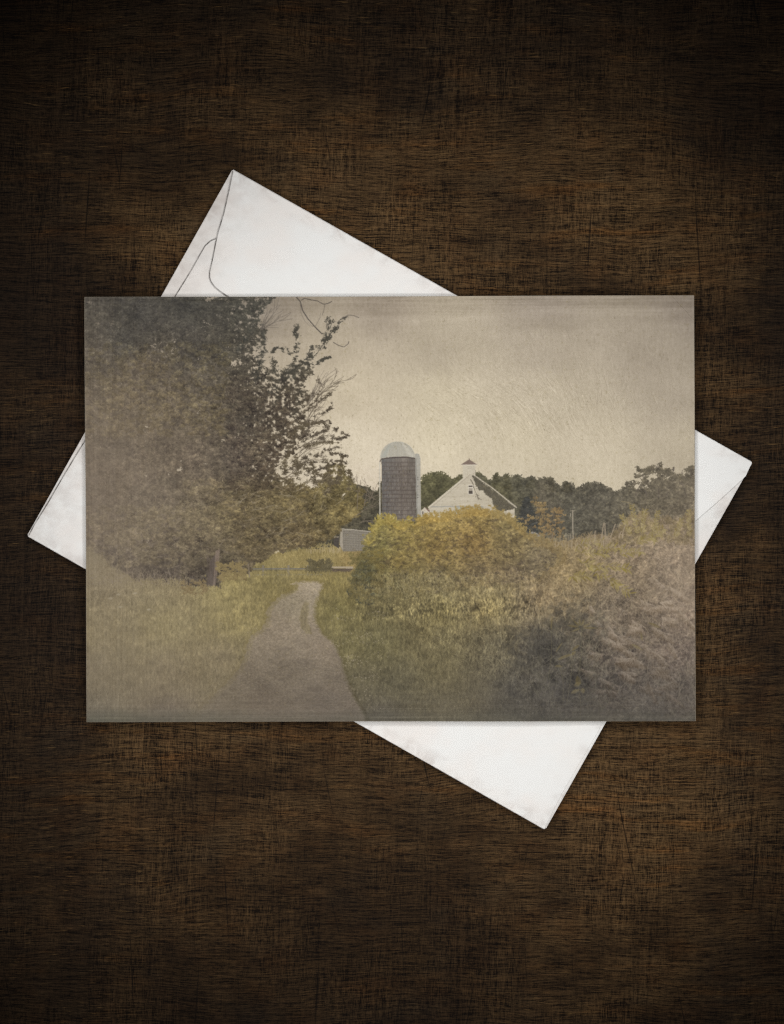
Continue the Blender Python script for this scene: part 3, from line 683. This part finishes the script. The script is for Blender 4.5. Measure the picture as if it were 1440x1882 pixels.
    bush = [(636, 1095), (646, 1062), (660, 1030), (668, 1000), (682, 985), (688, 964), (700, 956), (716, 955), (728, 966), (742, 966), (760, 962), (780, 955), (800, 953), (822, 949), (846, 943), (864, 942), (884, 940), (900, 945), (922, 948), (938, 956), (950, 968), (966, 982), (988, 994), (1012, 1006), (1034, 1026),
            (990, 1062), (930, 1072), (860, 1082), (780, 1092), (720, 1108), (660, 1112)]
    m = ragged(bush, 4, 1.4, 8, 91)
    img[m] = ((bcol * .72 + np.array((2, 4, 12), f32)) * (1 + .34 * fbm(8 * SS, 9 * SS, 4, 92))[..., None])[m]
    for _ in range(46):
        twig(U(690, 960), U(1020, 1070), U(.9, 2.3), U(30, 60), (104, 88, 56), 1, 2, .2, .6, .55)
    twig(902, 1035, 1.6, 60, (92, 80, 54), 3, 2, .1, .7, .8)
    twig(905, 1040, .8, 50, (96, 84, 56), 2, 2, .1, .7, .7)
    x, y = pick(blur(m.astype(f32), 4) > .45, 3000)
    foliage(x, y, U(2, 6, len(x)), 17, (bcol + np.array((-5, 0, 7), f32)) * (1 + .24 * fbm(16 * SS, 20 * SS, 4, 93))[..., None], 11, flat=.45, ln=(1.2, 3.0), ang=(.1, .7), top=.75, tint=(1, .95, .72), wid=1)
    bt = np.array(bush[3:26])
    for _ in range(330):                                           # sprigs that break the outline
        t = U(0, len(bt) - 1.01); i = int(t)
        bx, by = bt[i] + (bt[i + 1] - bt[i]) * (t - i) + np.array((N(0, 3), N(-1, 4)))
        foliage([bx, bx + N(0, 4)], [by, by - abs(N(0, 3))], [U(2, 4.5)] * 2, 12, bcol + np.array((0, 3, 6), f32), 12, flat=.4, ln=(1.2, 3.0), ang=(.1, .6), wid=1)
    for _ in range(120):                                           # whole shoots that stand above the rest
        t = U(0, len(bt) - 1.01); i = int(t)
        bx, by = bt[i] + (bt[i + 1] - bt[i]) * (t - i) + np.array((0, 6))
        a_, l_ = N(np.pi / 2, .5), U(8, 20)
        k_ = np.linspace(0, 1, 7)
        foliage(bx + np.cos(a_) * l_ * k_, by - np.sin(a_) * l_ * k_, 2.6 - 1.2 * k_, 9, bcol + np.array((2, 3, 4), f32), 12, flat=.6, ln=(1.2, 3.0), ang=(.2, .8), wid=1)
    bw = blur(m.astype(f32), 4)
    shade(m, dapple ** .6, 1.0, 4)
    img += (curl * bw * 8)[..., None] * np.array((1, .9, .45), f32)
    for (a, b, k) in ((694, 952, 7), (722, 948, 6), (686, 972, 5), (752, 953, 4), (680, 990, 4)):
        for q in range(k * 2):
            leaf(a + N(0, 5), b + abs(N(0, 8)), U(.3, 2.8), U(7, 12), 1.5, tuple(np.array((162, 146, 78)) + N(0, 12)), .85)
    x, y = U(640, 700, 120), U(1010, 1100, 120)
    foliage(x, y, U(3, 7, 120), 18, bcol, 12, flat=.5, ln=(2, 5), ang=(.3, .7), wid=1)
    x, y = U(640, 760, 200), U(1070, 1120, 200)
    foliage(x, y, U(3, 8, 200), 14, gcol * .92, 8, flat=.6, ln=(2, 6), ang=(1.2, .8), wid=1)
    x = U(690, 980, 1300); y = U(1060, 1105, 1300)
    strokes(x, y, np.pi / 2 + N(0, .4, 1300), U(6, 22, 1300), at(gcol, x, y) + N(8, 13, (1300, 1)), bend=N(0, 1.0, 1300), mix=.75)

    shade((GY > 1052) & (GY < 1135) & (GX > 645) & (GX < 990), blades * dapple ** .3, .9, 12)
    # ------------------------------------------------------------ soften, fade, age the print
    out = blur(img, 1) * .62 + img * .38
    def haze(cx, cy, rx, ry, col, a, pw=2.0):
        d = (np.abs((GX - cx) / rx) ** pw + np.abs((GY - cy) / ry) ** pw)
        w = (a * np.exp(-d))[..., None]
        out[:] = out * (1 - w) + np.array(col, f32) * w
    haze(150, 880, 200, 230, (127, 114, 95), .66)
    haze(170, 1230, 240, 130, (129, 116, 89), .40)
    haze(330, 560, 260, 70, (80, 77, 68), .30)
    haze(480, 1330, 420, 60, (110, 99, 85), .30)
    haze(1300, 1040, 120, 130, (146, 130, 107), .36)
    haze(1080, 1340, 190, 90, (82, 77, 69), .34)
    haze(1260, 1320, 120, 70, (96, 88, 77), .3)
    haze(800, 1330, 260, 80, (84, 79, 66), .22)
    # pull everything a little together, as old prints do
    out += np.array((.5, 0, 3), f32)
    lum = out.mean(2, keepdims=True)
    out = lum + (out - lum) * .94
    wash = np.clip((GX - 155) / 330, 0, 1)[..., None]
    # stains and streaks
    out += (fbm(50 * SS, 60 * SS, 4, 101) * 12)[..., None]
    out += (fbm(160 * SS, 2.2 * SS, 3, 102) * 13 * np.clip((440 - GX) / 260, 0, 1))[..., None]
    out += (fbm(2.0 * SS, 150 * SS, 3, 103) * 22 * np.clip((GY - 1262) / 60, 0, 1))[..., None]
    out += (fbm(2.0 * SS, 130 * SS, 3, 104) * 20 * np.clip((590 - GY) / 45, 0, 1))[..., None]
    out += (fbm(60 * SS, 2.0 * SS, 3, 105) * 6)[..., None]
    out += (fbm(2.2 * SS, 3 * SS, 2, 106) * 9)[..., None]
    b = np.clip((GY - 1300 + 14 * fbm(40 * SS, 90 * SS, 3, 107)) / 22, 0, 1)[..., None] * (.36 + .5 * np.clip((480 - GX) / 330, 0, 1))[..., None]
    out = out * (1 - b * .8) + np.array((84, 84, 74), f32) * b * .8
    lip = (np.exp(-((GY - 1319.5 + 3 * fbm(10 * SS, 90 * SS, 3, 108)) / 2.0) ** 2) * np.clip(.5 + 2.2 * fbm(8 * SS, 120 * SS, 3, 109), 0, 1))[..., None]
    out += lip * np.array((12, 11, 9), f32)
    tp = np.exp(-((GY - 549 + 4 * fbm(10 * SS, 80 * SS, 3, 110)) / 2.4) ** 2) * np.clip(.2 + 2.4 * fbm(8 * SS, 110 * SS, 3, 111), 0, 1)
    out -= tp[..., None] * 17
    # crease at the upper right corner, specks
    cr = np.abs((GX - 1236) - (GY - 543) * .92)
    cm = (GY < 592) & (GX > 1232)
    out[cm & (cr < .9)] -= 14; out[cm & (cr >= .9) & (cr < 2)] += 7
    k = 110
    x, y = U(160, 1275, k), U(548, 1322, k)
    for a, b_ in zip(x, y):
        r = U(.35, .9)
        mm = slice(max(int(iy(b_ - 2)), 0), int(iy(b_ + 2))), slice(max(int(ix(a - 2)), 0), int(ix(a + 2)))
        dd = np.hypot(GX[mm] - a, GY[mm] - b_)
        out[mm] -= (np.clip(1.3 - dd / r, 0, 1) * U(12, 46))[..., None]
    out += rng.normal(0, 2.6, (IH, IW, 1)).astype(f32)
    return np.clip(out, 0, 255) / 255.0
# ---------------------------------------------------------------- end of the print


# ================================================================= the scene
import bpy, bmesh, math
from mathutils import Vector

SC = bpy.context.scene
COL = SC.collection
K = 1.0 / 6000.0          # one photograph pixel at table height, in metres
CAM_H = 1.0
CX, CY = 720.0, 941.0


def at_px(px, py, z=0.0):
    f = (1 - z / CAM_H) * K
    return Vector(((px - CX) * f, (CY - py) * f, z))


# ----------------------------------------------------------------- node helpers
class Nodes:
    def __init__(self, name):
        self.m = bpy.data.materials.new(name)
        self.m.use_nodes = True
        self.t = self.m.node_tree
        self.t.nodes.clear()
        self.out = self.n('ShaderNodeOutputMaterial')
        self.bsdf = self.n('ShaderNodeBsdfPrincipled')
        self.t.links.new(self.bsdf.outputs[0], self.out.inputs[0])

    def n(self, kind, **kw):
        nd = self.t.nodes.new(kind)
        for k, v in kw.items():
            setattr(nd, k, v)
        return nd

    def put(self, sock, v):
        if isinstance(v, bpy.types.NodeSocket):
            self.t.links.new(v, sock)
        elif v is not None:
            sock.default_value = v

    def math(self, op, a, b=None, c=None, clamp=False):
        nd = self.n('ShaderNodeMath', operation=op, use_clamp=clamp)
        for i, v in enumerate((a, b, c)):
            self.put(nd.inputs[i], v)
        return nd.outputs[0]

    def mul(self, a, b): return self.math('MULTIPLY', a, b)
    def add(self, a, b): return self.math('ADD', a, b)

    def dot(self, a, vec):
        nd = self.n('ShaderNodeVectorMath', operation='DOT_PRODUCT')
        self.put(nd.inputs[0], a); nd.inputs[1].default_value = vec
        return nd.outputs['Value']

    def ramp(self, v, lo, hi, a=0.0, b=1.0, smooth=True):
        nd = self.n('ShaderNodeMapRange', interpolation_type='SMOOTHSTEP' if smooth else 'LINEAR')
        for i, x in enumerate((v, lo, hi, a, b)):
            self.put(nd.inputs[i], x)
        return nd.outputs[0]

    def noise(self, vec, scale, detail=4, rough=.55, dist=0.0, w=None):
        nd = self.n('ShaderNodeTexNoise', noise_dimensions='3D')
        self.put(nd.inputs['Vector'], vec)
        nd.inputs['Scale'].default_value = scale
        nd.inputs['Detail'].default_value = detail
        nd.inputs['Roughness'].default_value = rough
        nd.inputs['Distortion'].default_value = dist
        return nd.outputs['Fac']

    def px(self, sx=1.0, sy=1.0, off=(0, 0), rot=0.0, warp=None):
        """surface position in photograph pixels, divided by (sx, sy)"""
        tc = self.n('ShaderNodeTexCoord')
        src = tc.outputs['Object']
        if warp is not None:
            nd = self.n('ShaderNodeVectorMath', operation='ADD')
            self.put(nd.inputs[0], src); self.put(nd.inputs[1], warp)
            src = nd.outputs[0]
        r = self.n('ShaderNodeMapping')
        self.put(r.inputs['Vector'], src)
        r.inputs['Rotation'].default_value = (0, 0, rot)
        mp = self.n('ShaderNodeMapping')
        self.put(mp.inputs['Vector'], r.outputs[0])
        mp.inputs['Scale'].default_value = (1 / K / sx, 1 / K / sy, 1 / K / 50)
        mp.inputs['Location'].default_value = (off[0], off[1], 0)
        return mp.outputs[0]

    def mix(self, f, a, b, mode='MIX'):
        nd = self.n('ShaderNodeMix', data_type='RGBA', blend_type=mode)
        self.put(nd.inputs['Factor'], f)
        for s, v in (('A', a), ('B', b)):
            sock = [i for i in nd.inputs if i.name == s and i.type == 'RGBA'][0]
            self.put(sock, v if isinstance(v, bpy.types.NodeSocket) else (*v, 1.0))
        return [o for o in nd.outputs if o.type == 'RGBA'][0]

    def bump(self, h, dist, strength=1.0):
        nd = self.n('ShaderNodeBump')
        nd.inputs['Strength'].default_value = strength
        nd.inputs['Distance'].default_value = dist
        self.put(nd.inputs['Height'], h)
        self.put(self.bsdf.inputs['Normal'], nd.outputs[0])


def wood_material():
    N = Nodes('dark_cross_scratched_wood')
    # gentle waver of the grain
    wv = N.noise(N.px(420, 300, (2.2, 3.1)), 1.0, 2.5, .45)
    off = N.n('ShaderNodeCombineXYZ')
    N.put(off.inputs['Y'], N.mul(N.math('SUBTRACT', wv, .5), 62 * K))
    W = off.outputs[0]
    g1 = N.noise(N.px(56, 2.4, warp=W), 1.0, 2, .6)
    g2 = N.noise(N.px(13, 1.8, (31, 7), warp=W), 1.0, 2, .6)
    g3 = N.noise(N.px(330, 11, (3, 91), warp=W), 1.0, 4, .6)
    v1 = N.noise(N.px(2.1, 19, (11, 3)), 1.0, 2, .6)
    v2 = N.noise(N.px(7, 170, (71, 5), math.radians(1.5)), 1.0, 3, .6)
    weave = N.ramp(N.noise(N.px(170, 240, (6, 6)), 1.0, 3, .6), .40, .62, .25, 1.0)
    fib = N.add(N.add(N.mul(g1, .50), N.mul(g2, .36)), N.mul(g3, .16))                # 0.51
    vv = N.add(N.mul(N.math('SUBTRACT', v1, .5), .44), N.mul(N.math('SUBTRACT', v2, .5), .30))
    fib = N.add(fib, N.mul(vv, weave))
    fine = N.noise(N.px(2.2, 1.9), 1.0, 2, .6)
    fib = N.add(fib, N.mul(N.math('SUBTRACT', fine, .5), .26))
    t = N.ramp(fib, .41, .67, 0, 1, False)
    # where the old stain has worn off and where it still sits dark
    p0 = N.noise(N.px(760, 520, (2.6, 5.2)), 1.0, 2, .5)
    p1 = N.noise(N.px(300, 170, (4.3, 1.7)), 1.0, 4, .6, .3)
    p2 = N.noise(N.px(150, 44, (1.3, 8.7), warp=W), 1.0, 4, .6)
    p3 = N.noise(N.px(30, 190, (13, 2)), 1.0, 3, .6)
    worn = N.add(N.add(N.mul(p0, .55), N.mul(p1, .48)), N.add(N.mul(p2, .20), N.mul(p3, .10)))   # mean 0.665
    worn = N.ramp(worn, .53, .80, 0, 1)
    # vignette painted into the wood colour: darker towards both sides, top and bottom
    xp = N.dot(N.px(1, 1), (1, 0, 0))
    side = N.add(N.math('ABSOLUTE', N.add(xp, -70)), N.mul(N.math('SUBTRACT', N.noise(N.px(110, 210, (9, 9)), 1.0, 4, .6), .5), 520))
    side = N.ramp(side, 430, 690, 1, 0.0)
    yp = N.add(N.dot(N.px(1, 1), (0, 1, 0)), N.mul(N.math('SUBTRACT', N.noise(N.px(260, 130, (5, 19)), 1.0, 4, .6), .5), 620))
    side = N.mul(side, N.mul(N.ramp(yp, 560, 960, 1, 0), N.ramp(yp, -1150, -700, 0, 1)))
    base = N.mix(t, (.0050, .0034, .0027), (.052, .0300, .0140))
    gold = N.mix(t, (.0096, .0058, .0034), (.148, .086, .037))
    col = N.mix(worn, base, gold)
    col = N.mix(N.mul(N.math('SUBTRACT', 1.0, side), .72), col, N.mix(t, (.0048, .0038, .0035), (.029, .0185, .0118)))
    glint = N.noise(N.px(34, 2.6, (81, 40), warp=W), 1.0, 2, .5)
    col = N.mix(N.mul(N.ramp(glint, .62, .74), N.mul(N.ramp(worn, .1, .8), .45)), col, (.210, .124, .048))
    red = N.noise(N.px(90, 60, (21, 14)), 1.0, 3)
    col = N.mix(N.ramp(red, .45, .75, 0, .35), col, N.mix(1.0, col, (1.12, .84, .66), 'MULTIPLY'))
    warm = N.noise(N.px(230, 30, (17, 60), warp=W), 1.0, 3, .6)
    col = N.mix(N.mul(N.ramp(warm, .52, .70, 0, .8), worn), col, N.mix(1.0, col, (1.34, 1.08, .80), 'MULTIPLY'))
    grey = N.noise(N.px(140, 110, (51, 24)), 1.0, 3)
    col = N.mix(N.ramp(grey, .5, .75, 0, .5), col, N.mix(1.0, col, (.80, .92, 1.12), 'MULTIPLY'))
    # long fine knife scratches, near upright
    for sx, sy, rt, o in ((6, 330, 10, 3), (7, 290, -12, 17), (5, 420, -3, 29), (6, 380, 4, 47)):
        s = N.noise(N.px(sx, sy, (o, o * .7), math.radians(rt)), 1.0, 1.5, .5)
        col = N.mix(N.ramp(s, .70, .79, 0, .75), col, (.0045, .0036, .0033))
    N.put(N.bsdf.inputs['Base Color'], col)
    N.bsdf.inputs['Roughness'].default_value = .62
    N.bsdf.inputs['Specular IOR Level'].default_value = .03
    N.bump(fib, .00012, .7)
    return N.m


# the envelope's four corners in the photograph
EA, EB, EC, ED = (427, 311), (1383, 849), (1001, 1525), (49, 985)
EU = Vector((EB[0] - EA[0], EB[1] - EA[1])); EUL = EU.length; EU.normalize()
EV = Vector((ED[0] - EA[0], ED[1] - EA[1])); EVL = EV.length; EV.normalize()


def paper_material(name, tone=(.84, .828, .81), rim=False):
    N = Nodes(name)
    P = N.px(1, 1)
    m1 = N.noise(N.px(120, 90, (3, 5)), 1.0, 3, .55)
    m2 = N.noise(N.px(22, 18, (8, 2)), 1.0, 3, .6)
    cool = tuple(c * f for c, f in zip(tone, (.985, 1.0, 1.005)))
    warm = tuple(c * f for c, f in zip(tone, (.985, .955, .935)))
    col = N.mix(N.ramp(m1, .36, .66), cool, warm)
    col = N.mix(N.mul(N.ramp(m2, .45, .75), .35), col, tuple(c * .93 for c in tone))
    # handling grime that gathers along the folds and corners
    u = N.add(N.dot(P, (EU.x, -EU.y, 0)), -((EA[0] - CX) * EU.x + (EA[1] - CY) * EU.y))
    v = N.add(N.dot(P, (EV.x, -EV.y, 0)), -((EA[0] - CX) * EV.x + (EA[1] - CY) * EV.y))
    dmin = N.math('MINIMUM', N.math('MINIMUM', N.math('ABSOLUTE', u), N.math('ABSOLUTE', N.add(u, -EUL))),
                  N.math('MINIMUM', N.math('ABSOLUTE', v), N.math('ABSOLUTE', N.add(v, -EVL))))
    gn = N.noise(N.px(34, 34, (1, 7)), 1.0, 5, .65, .6)
    gr = N.mul(N.ramp(dmin, 0, 34, 1, 0), N.ramp(gn, .44, .72))
    col = N.mix(N.mul(gr, .42), col, (.40, .33, .295))
    du = N.ramp(N.add(u, N.mul(N.math('SUBTRACT', gn, .5), 60)), 0, 110, .30, 0)    # the flap end has been handled most
    col = N.mix(N.mul(du, N.ramp(m2, .3, .7)), col, (.50, .43, .39))
    if rim:  # dark seam line: gap shadow and grime both put into the rim colour
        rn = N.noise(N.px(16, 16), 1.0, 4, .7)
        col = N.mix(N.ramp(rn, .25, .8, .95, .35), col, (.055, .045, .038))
    N.put(N.bsdf.inputs['Base Color'], col)
    N.bsdf.inputs['Roughness'].default_value = .85
    N.bsdf.inputs['Specular IOR Level'].default_value = .15
    fi = N.noise(N.px(5, 4), 1.0, 4, .65)
    big = N.noise(N.px(70, 46, (5, 5)), 1.0, 2, .5)
    N.bump(N.add(N.mul(fi, .05), N.mul(big, 1.0)), .0006, .6)
    return N.m


def card_edge_material():
    N = Nodes('aged_card_stock')
    n = N.noise(N.px(14, 14), 1.0, 4, .6)
    N.put(N.bsdf.inputs['Base Color'], N.mix(n, (.20, .17, .13), (.36, .32, .25)))
    N.bsdf.inputs['Roughness'].default_value = .85
    N.bsdf.inputs['Specular IOR Level'].default_value = .1
    return N.m


def print_material():
    N = Nodes('landscape_print')
    pic = paint_print()
    im = bpy.data.images.new('painted_landscape', IW, IH, alpha=False, float_buffer=False)
    rgba = np.ones((IH, IW, 4), np.float32)
    rgba[..., :3] = pic[::-1]
    im.pixels.foreach_set(rgba.ravel())
    im.update()
    im.pack()
    uv = N.n('ShaderNodeUVMap')
    tex = N.n('ShaderNodeTexImage', interpolation='Linear', extension='EXTEND')
    tex.image = im
    N.put(tex.inputs['Vector'], uv.outputs[0])
    N.put(N.bsdf.inputs['Base Color'], tex.outputs['Color'])
    N.bsdf.inputs['Roughness'].default_value = .7
    N.bsdf.inputs['Specular IOR Level'].default_value = .12
    N.bump(N.noise(N.px(4, 3.4), 1.0, 4, .65), .00006, .5)
    return N.m


# ----------------------------------------------------------------- mesh helpers
def link(name, bm, mats, parent=None):
    me = bpy.data.meshes.new(name)
    bm.normal_update()
    bm.to_mesh(me); bm.free()
    o = bpy.data.objects.new(name, me)
    for m in mats:
        me.materials.append(m)
    COL.objects.link(o)
    if parent is not None:
        o.parent = parent
        o.matrix_parent_inverse = parent.matrix_world.inverted()
    return o


def to_uv(px, py):
    d = Vector((px - EA[0], py - EA[1]))
    return d.dot(EU) / EUL, d.dot(EV) / EVL


def envelope_lift(px, py):
    """the envelope has bowed: its middle is pressed down by the card, its rim stands a little clear of the table"""
    u, v = to_uv(px, py)
    a, b = 2 * u - 1, 2 * v - 1
    return .0011 + .0013 * a * a + .0007 * b ** 4 + .00010 * math.sin(px / 47 + py / 83) + .00007 * math.sin(px / 29 - py / 37 + 1)


def paper_sheet(name, pts, level, thick, mats, parent, lift, inset=0.0, is_seam=None, step=46, lip=0.0):
    """a sheet of paper cut to an outline given in photograph pixels, bowed by lift(px, py)"""
    bm = bmesh.new()
    vs = [bm.verts.new((p[0], p[1], 0)) for p in pts]
    f = bm.faces.new(vs)
    if f.calc_area() and f.normal.z < 0:
        f.normal_flip()
    bm.normal_update()
    if inset:
        r = bmesh.ops.inset_individual(bm, faces=[f], thickness=inset, use_even_offset=True)
        for q in r['faces']:
            # a ring quad shares one edge with the outline
            be = [e for e in q.edges if e.is_boundary]
            if be and is_seam(*[(be[0].verts[0].co[i] + be[0].verts[1].co[i]) / 2 for i in (0, 1)]):
                q.material_index = 1
    xs = [p[0] for p in pts]; ys = [p[1] for p in pts]
    for ax, lo, hi in ((0, min(xs), max(xs)), (1, min(ys), max(ys))):
        c = lo + step
        while c < hi:
            no = (1, 0, 0) if ax == 0 else (0, 1, 0)
            bmesh.ops.bisect_plane(bm, geom=bm.verts[:] + bm.edges[:] + bm.faces[:], plane_co=tuple(c * k for k in no), plane_no=no)
            c += step
    bmesh.ops.triangulate(bm, faces=[q for q in bm.faces if len(q.verts) > 4])
    outline = {v for e in bm.edges if e.is_boundary for v in e.verts}
    place = {}
    for v in bm.verts:
        z = lift(v.co.x, v.co.y) + level
        if lip and v in outline and is_seam(v.co.x, v.co.y):
            z += lip
        place[v] = (v.co.x, v.co.y, z)
    for v, (x, y, z) in place.items():
        v.co = at_px(x, y, z)
    bm.normal_update()
    if sum(q.normal.z for q in bm.faces) < 0:
        bmesh.ops.reverse_faces(bm, faces=bm.faces[:])
    r = bmesh.ops.extrude_face_region(bm, geom=bm.faces[:])
    # the extruded copy becomes the underside
    new = [g for g in r['geom'] if isinstance(g, bmesh.types.BMVert)]
    for v in new:
        v.co.z += thick
    bmesh.ops.recalc_face_normals(bm, faces=bm.faces[:])
    for e in bm.edges:
        if len(e.link_faces) == 2 and e.calc_face_angle() > .5:
            e.smooth = False
    for q in bm.faces:
        q.smooth = abs(q.normal.z) > .6
    return link(name, bm, mats, parent)


def thing(name, label, cat, loc):
    o = bpy.data.objects.new(name, None)
    o.empty_display_size = .01
    o.location = loc
    o['label'] = label; o['category'] = cat
    COL.objects.link(o)
    bpy.context.view_layer.update()
    return o


# ----------------------------------------------------------------- the table
bm = bmesh.new()
bmesh.ops.create_cube(bm, size=1.0)
for v in bm.verts:
    v.co = (v.co.x * .9, v.co.y * .9, (v.co.z - .5) * .025)
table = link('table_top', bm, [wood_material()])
table['kind'] = 'structure'

# ----------------------------------------------------------------- the envelope
white = paper_material('white_envelope_paper')
rim = paper_material('soiled_shadow_edge', rim=True)
inner = paper_material('inner_envelope_paper', (.79, .775, .755))
env = thing('envelope', 'blank white paper envelope lying flap side up at a slant under the landscape card', 'envelope',
            at_px((EA[0] + EC[0]) / 2, (EA[1] + EC[1]) / 2))
T = .00016


def near_rim(px, py, tol=5.0):
    u, v = to_uv(px, py)
    return min(u * EUL, (1 - u) * EUL, v * EVL, (1 - v) * EVL) < tol


def seam(px, py):
    return not near_rim(px, py)


def off(p, du, dv):
    return (p[0] + EU.x * du + EV.x * dv, p[1] + EU.y * du + EV.y * dv)


# slightly imperfect corners
front = [off(EA, 2, 0), off(EB, -3, 0.5), off(EB, 0, 3), off(EC, .5, -4), off(EC, -3, 0), off(ED, 3, 0), off(ED, 0, -3), off(EA, 0, 3)]
paper_sheet('address_panel', front, 0.0, T, [white, rim], env, envelope_lift)
s1 = [off(EA, 1.0, 4), off(EA, 120, 150), off(EA, 150, EVL * .5), off(ED, 120, -110), off(ED, 1.0, -4)]
paper_sheet('side_flap', s1, .00020, T, [inner, rim], env, envelope_lift)
s2 = [off(EB, -1.0, 4), off(EB, -120, 150), off(EB, -150, EVL * .5), off(EC, -120, -110), off(EC, -1.0, -4)]
paper_sheet('side_flap', s2, .00020, T, [inner, rim], env, envelope_lift)
bottom = [(61, 965.5), (86, 925.5), (110.5, 883), (132, 847), (155, 809.5), (238, 677), (322, 542), (350, 497), (366, 468), (376, 451), (386, 442), (397, 437), (418, 440), (470, 464), (560, 514), (800, 648), (1030, 778), (1200, 878), (1232, 905), (1238, 940), (1226, 975),
          (1155, 1230), (1098, 1345), (1060, 1410), (1030, 1462), (1004, 1514), off(EC, -1.5, -1.0), off(ED, 2, -1.0)]
paper_sheet('bottom_flap', bottom, .00042, T, [white, rim], env, envelope_lift, 2.0, lambda a, b: a < 800 and not near_rim(a, b, 1.3), lip=.00016)
topf = [off(EA, 1.0, 1.5), (419, 352), (410, 392), (400, 425), (395, 447), (389, 478), (384, 500), (384, 511), (387, 519), (393, 527), (402, 535), (414, 543), (470, 574), (700, 700), (900, 815), (1100, 928), (1160, 962), (1205, 985), (1240, 978), (1280, 955), (1325, 916), (1370, 875),
        off(EB, -1.0, 1.5)]
paper_sheet('top_flap', topf, .00068, T, [white, rim], env, envelope_lift, 2.0, lambda a, b: seam(a, b) and a < 800, lip=.00018)

# ----------------------------------------------------------------- the card
CTL, CTR, CBR, CBL = (155, 546), (1275, 543), (1278, 1325), (159, 1327)
ccen = (sum(p[0] for p in (CTL, CTR, CBR, CBL)) / 4, sum(p[1] for p in (CTL, CTR, CBR, CBL)) / 4)
CARD_Z = .0045


def card_lift(px, py):
    a, b = (px - ccen[0]) / 560, (py - ccen[1]) / 390
    return CARD_Z + .00030 * a * a - .00022 * b * b + .00035 * max(0, a * b - .25)


card = thing('landscape_card', 'card printed with a faded farm landscape of silo, barn and lane, on the envelope', 'card',
             at_px(*ccen, 0))
quad = []
for p, q in ((CTL, CTR), (CTR, CBR), (CBR, CBL), (CBL, CTL)):
    for k in range(12):
        t = k / 12
        wob = .5 * math.sin(7.1 * t + p[0] * .01) * math.sin(math.pi * t)
        nx, ny = (q[1] - p[1]), -(q[0] - p[0]); L = math.hypot(nx, ny)
        quad.append((p[0] + (q[0] - p[0]) * t + nx / L * wob, p[1] + (q[1] - p[1]) * t + ny / L * wob))
CT = .00042
paper_sheet('card_stock', quad, 0.0, CT, [card_edge_material()], card, card_lift, step=60)
pr = paper_sheet('printed_picture', [(p[0] + (ccen[0] - p[0]) * .0006, p[1] + (ccen[1] - p[1]) * .0006) for p in quad], CT + .00003, .00003, [print_material()], card, card_lift, step=60)
me = pr.data
uvl = me.uv_layers.new(name='UVMap')
M = pr.matrix_world
for lp in me.loops:
    co = me.vertices[lp.vertex_index].co
    f = (1 - co.z / CAM_H) * K
    x, y = co.x / f + CX, CY - co.y / f
    s = (y - 543) / 784
    x0, x1 = CTL[0] + (CBL[0] - CTL[0]) * s, CTR[0] + (CBR[0] - CTR[0]) * s
    r = (x - 155) / 1123
    y0, y1 = CTL[1] + (CTR[1] - CTL[1]) * r, CBL[1] + (CBR[1] - CBL[1]) * r
    uvl.data[lp.index].uv = ((x - x0) / (x1 - x0), 1 - (y - y0) / (y1 - y0))

# ----------------------------------------------------------------- light, world, camera
w = bpy.data.worlds.new('World'); SC.world = w
w.use_nodes = True
bg = w.node_tree.nodes['Background']
bg.inputs[0].default_value = (1.0, .98, .95, 1)
bg.inputs[1].default_value = .08

# twelve unseen spots added in a ring about the camera, coned for a vignette
lamp = bpy.data.lights.new('added_ring_spot', 'SPOT')
lamp.energy = 7.9
lamp.color = (1.0, .99, .972)
lamp.shadow_soft_size = .07
lamp.spot_size = math.radians(13.7)
lamp.spot_blend = .56
for k in range(12):
    a = math.tau * (k + .35) / 12
    lo = bpy.data.objects.new('added_ring_spot', lamp)
    lo.location = (.75 * math.cos(a), .14 + .75 * math.sin(a), 1.25)
    aim = Vector((0.003, -0.017, 0)) - Vector(lo.location)
    lo.rotation_euler = aim.to_track_quat('-Z', 'Y').to_euler()
    COL.objects.link(lo)

cd = bpy.data.cameras.new('camera')
cam = bpy.data.objects.new('camera', cd)
cam.location = (0, 0, CAM_H)
cd.sensor_fit = 'VERTICAL'
cd.sensor_height = 24
cd.lens = 24 * CAM_H / (1882 * K)
cd.clip_start = .05; cd.clip_end = 20
COL.objects.link(cam)
SC.camera = cam

SC.view_settings.view_transform = 'Standard'
SC.view_settings.look = 'None'
SC.view_settings.exposure = 0
SC.view_settings.gamma = 1
SC.view_settings.use_curve_mapping = False
SC.render.engine = 'CYCLES'
SC.cycles.use_denoising = False
SC.cycles.max_bounces = 4
SC.cycles.pixel_filter_type = 'BLACKMAN_HARRIS'
SC.cycles.filter_width = 1.3
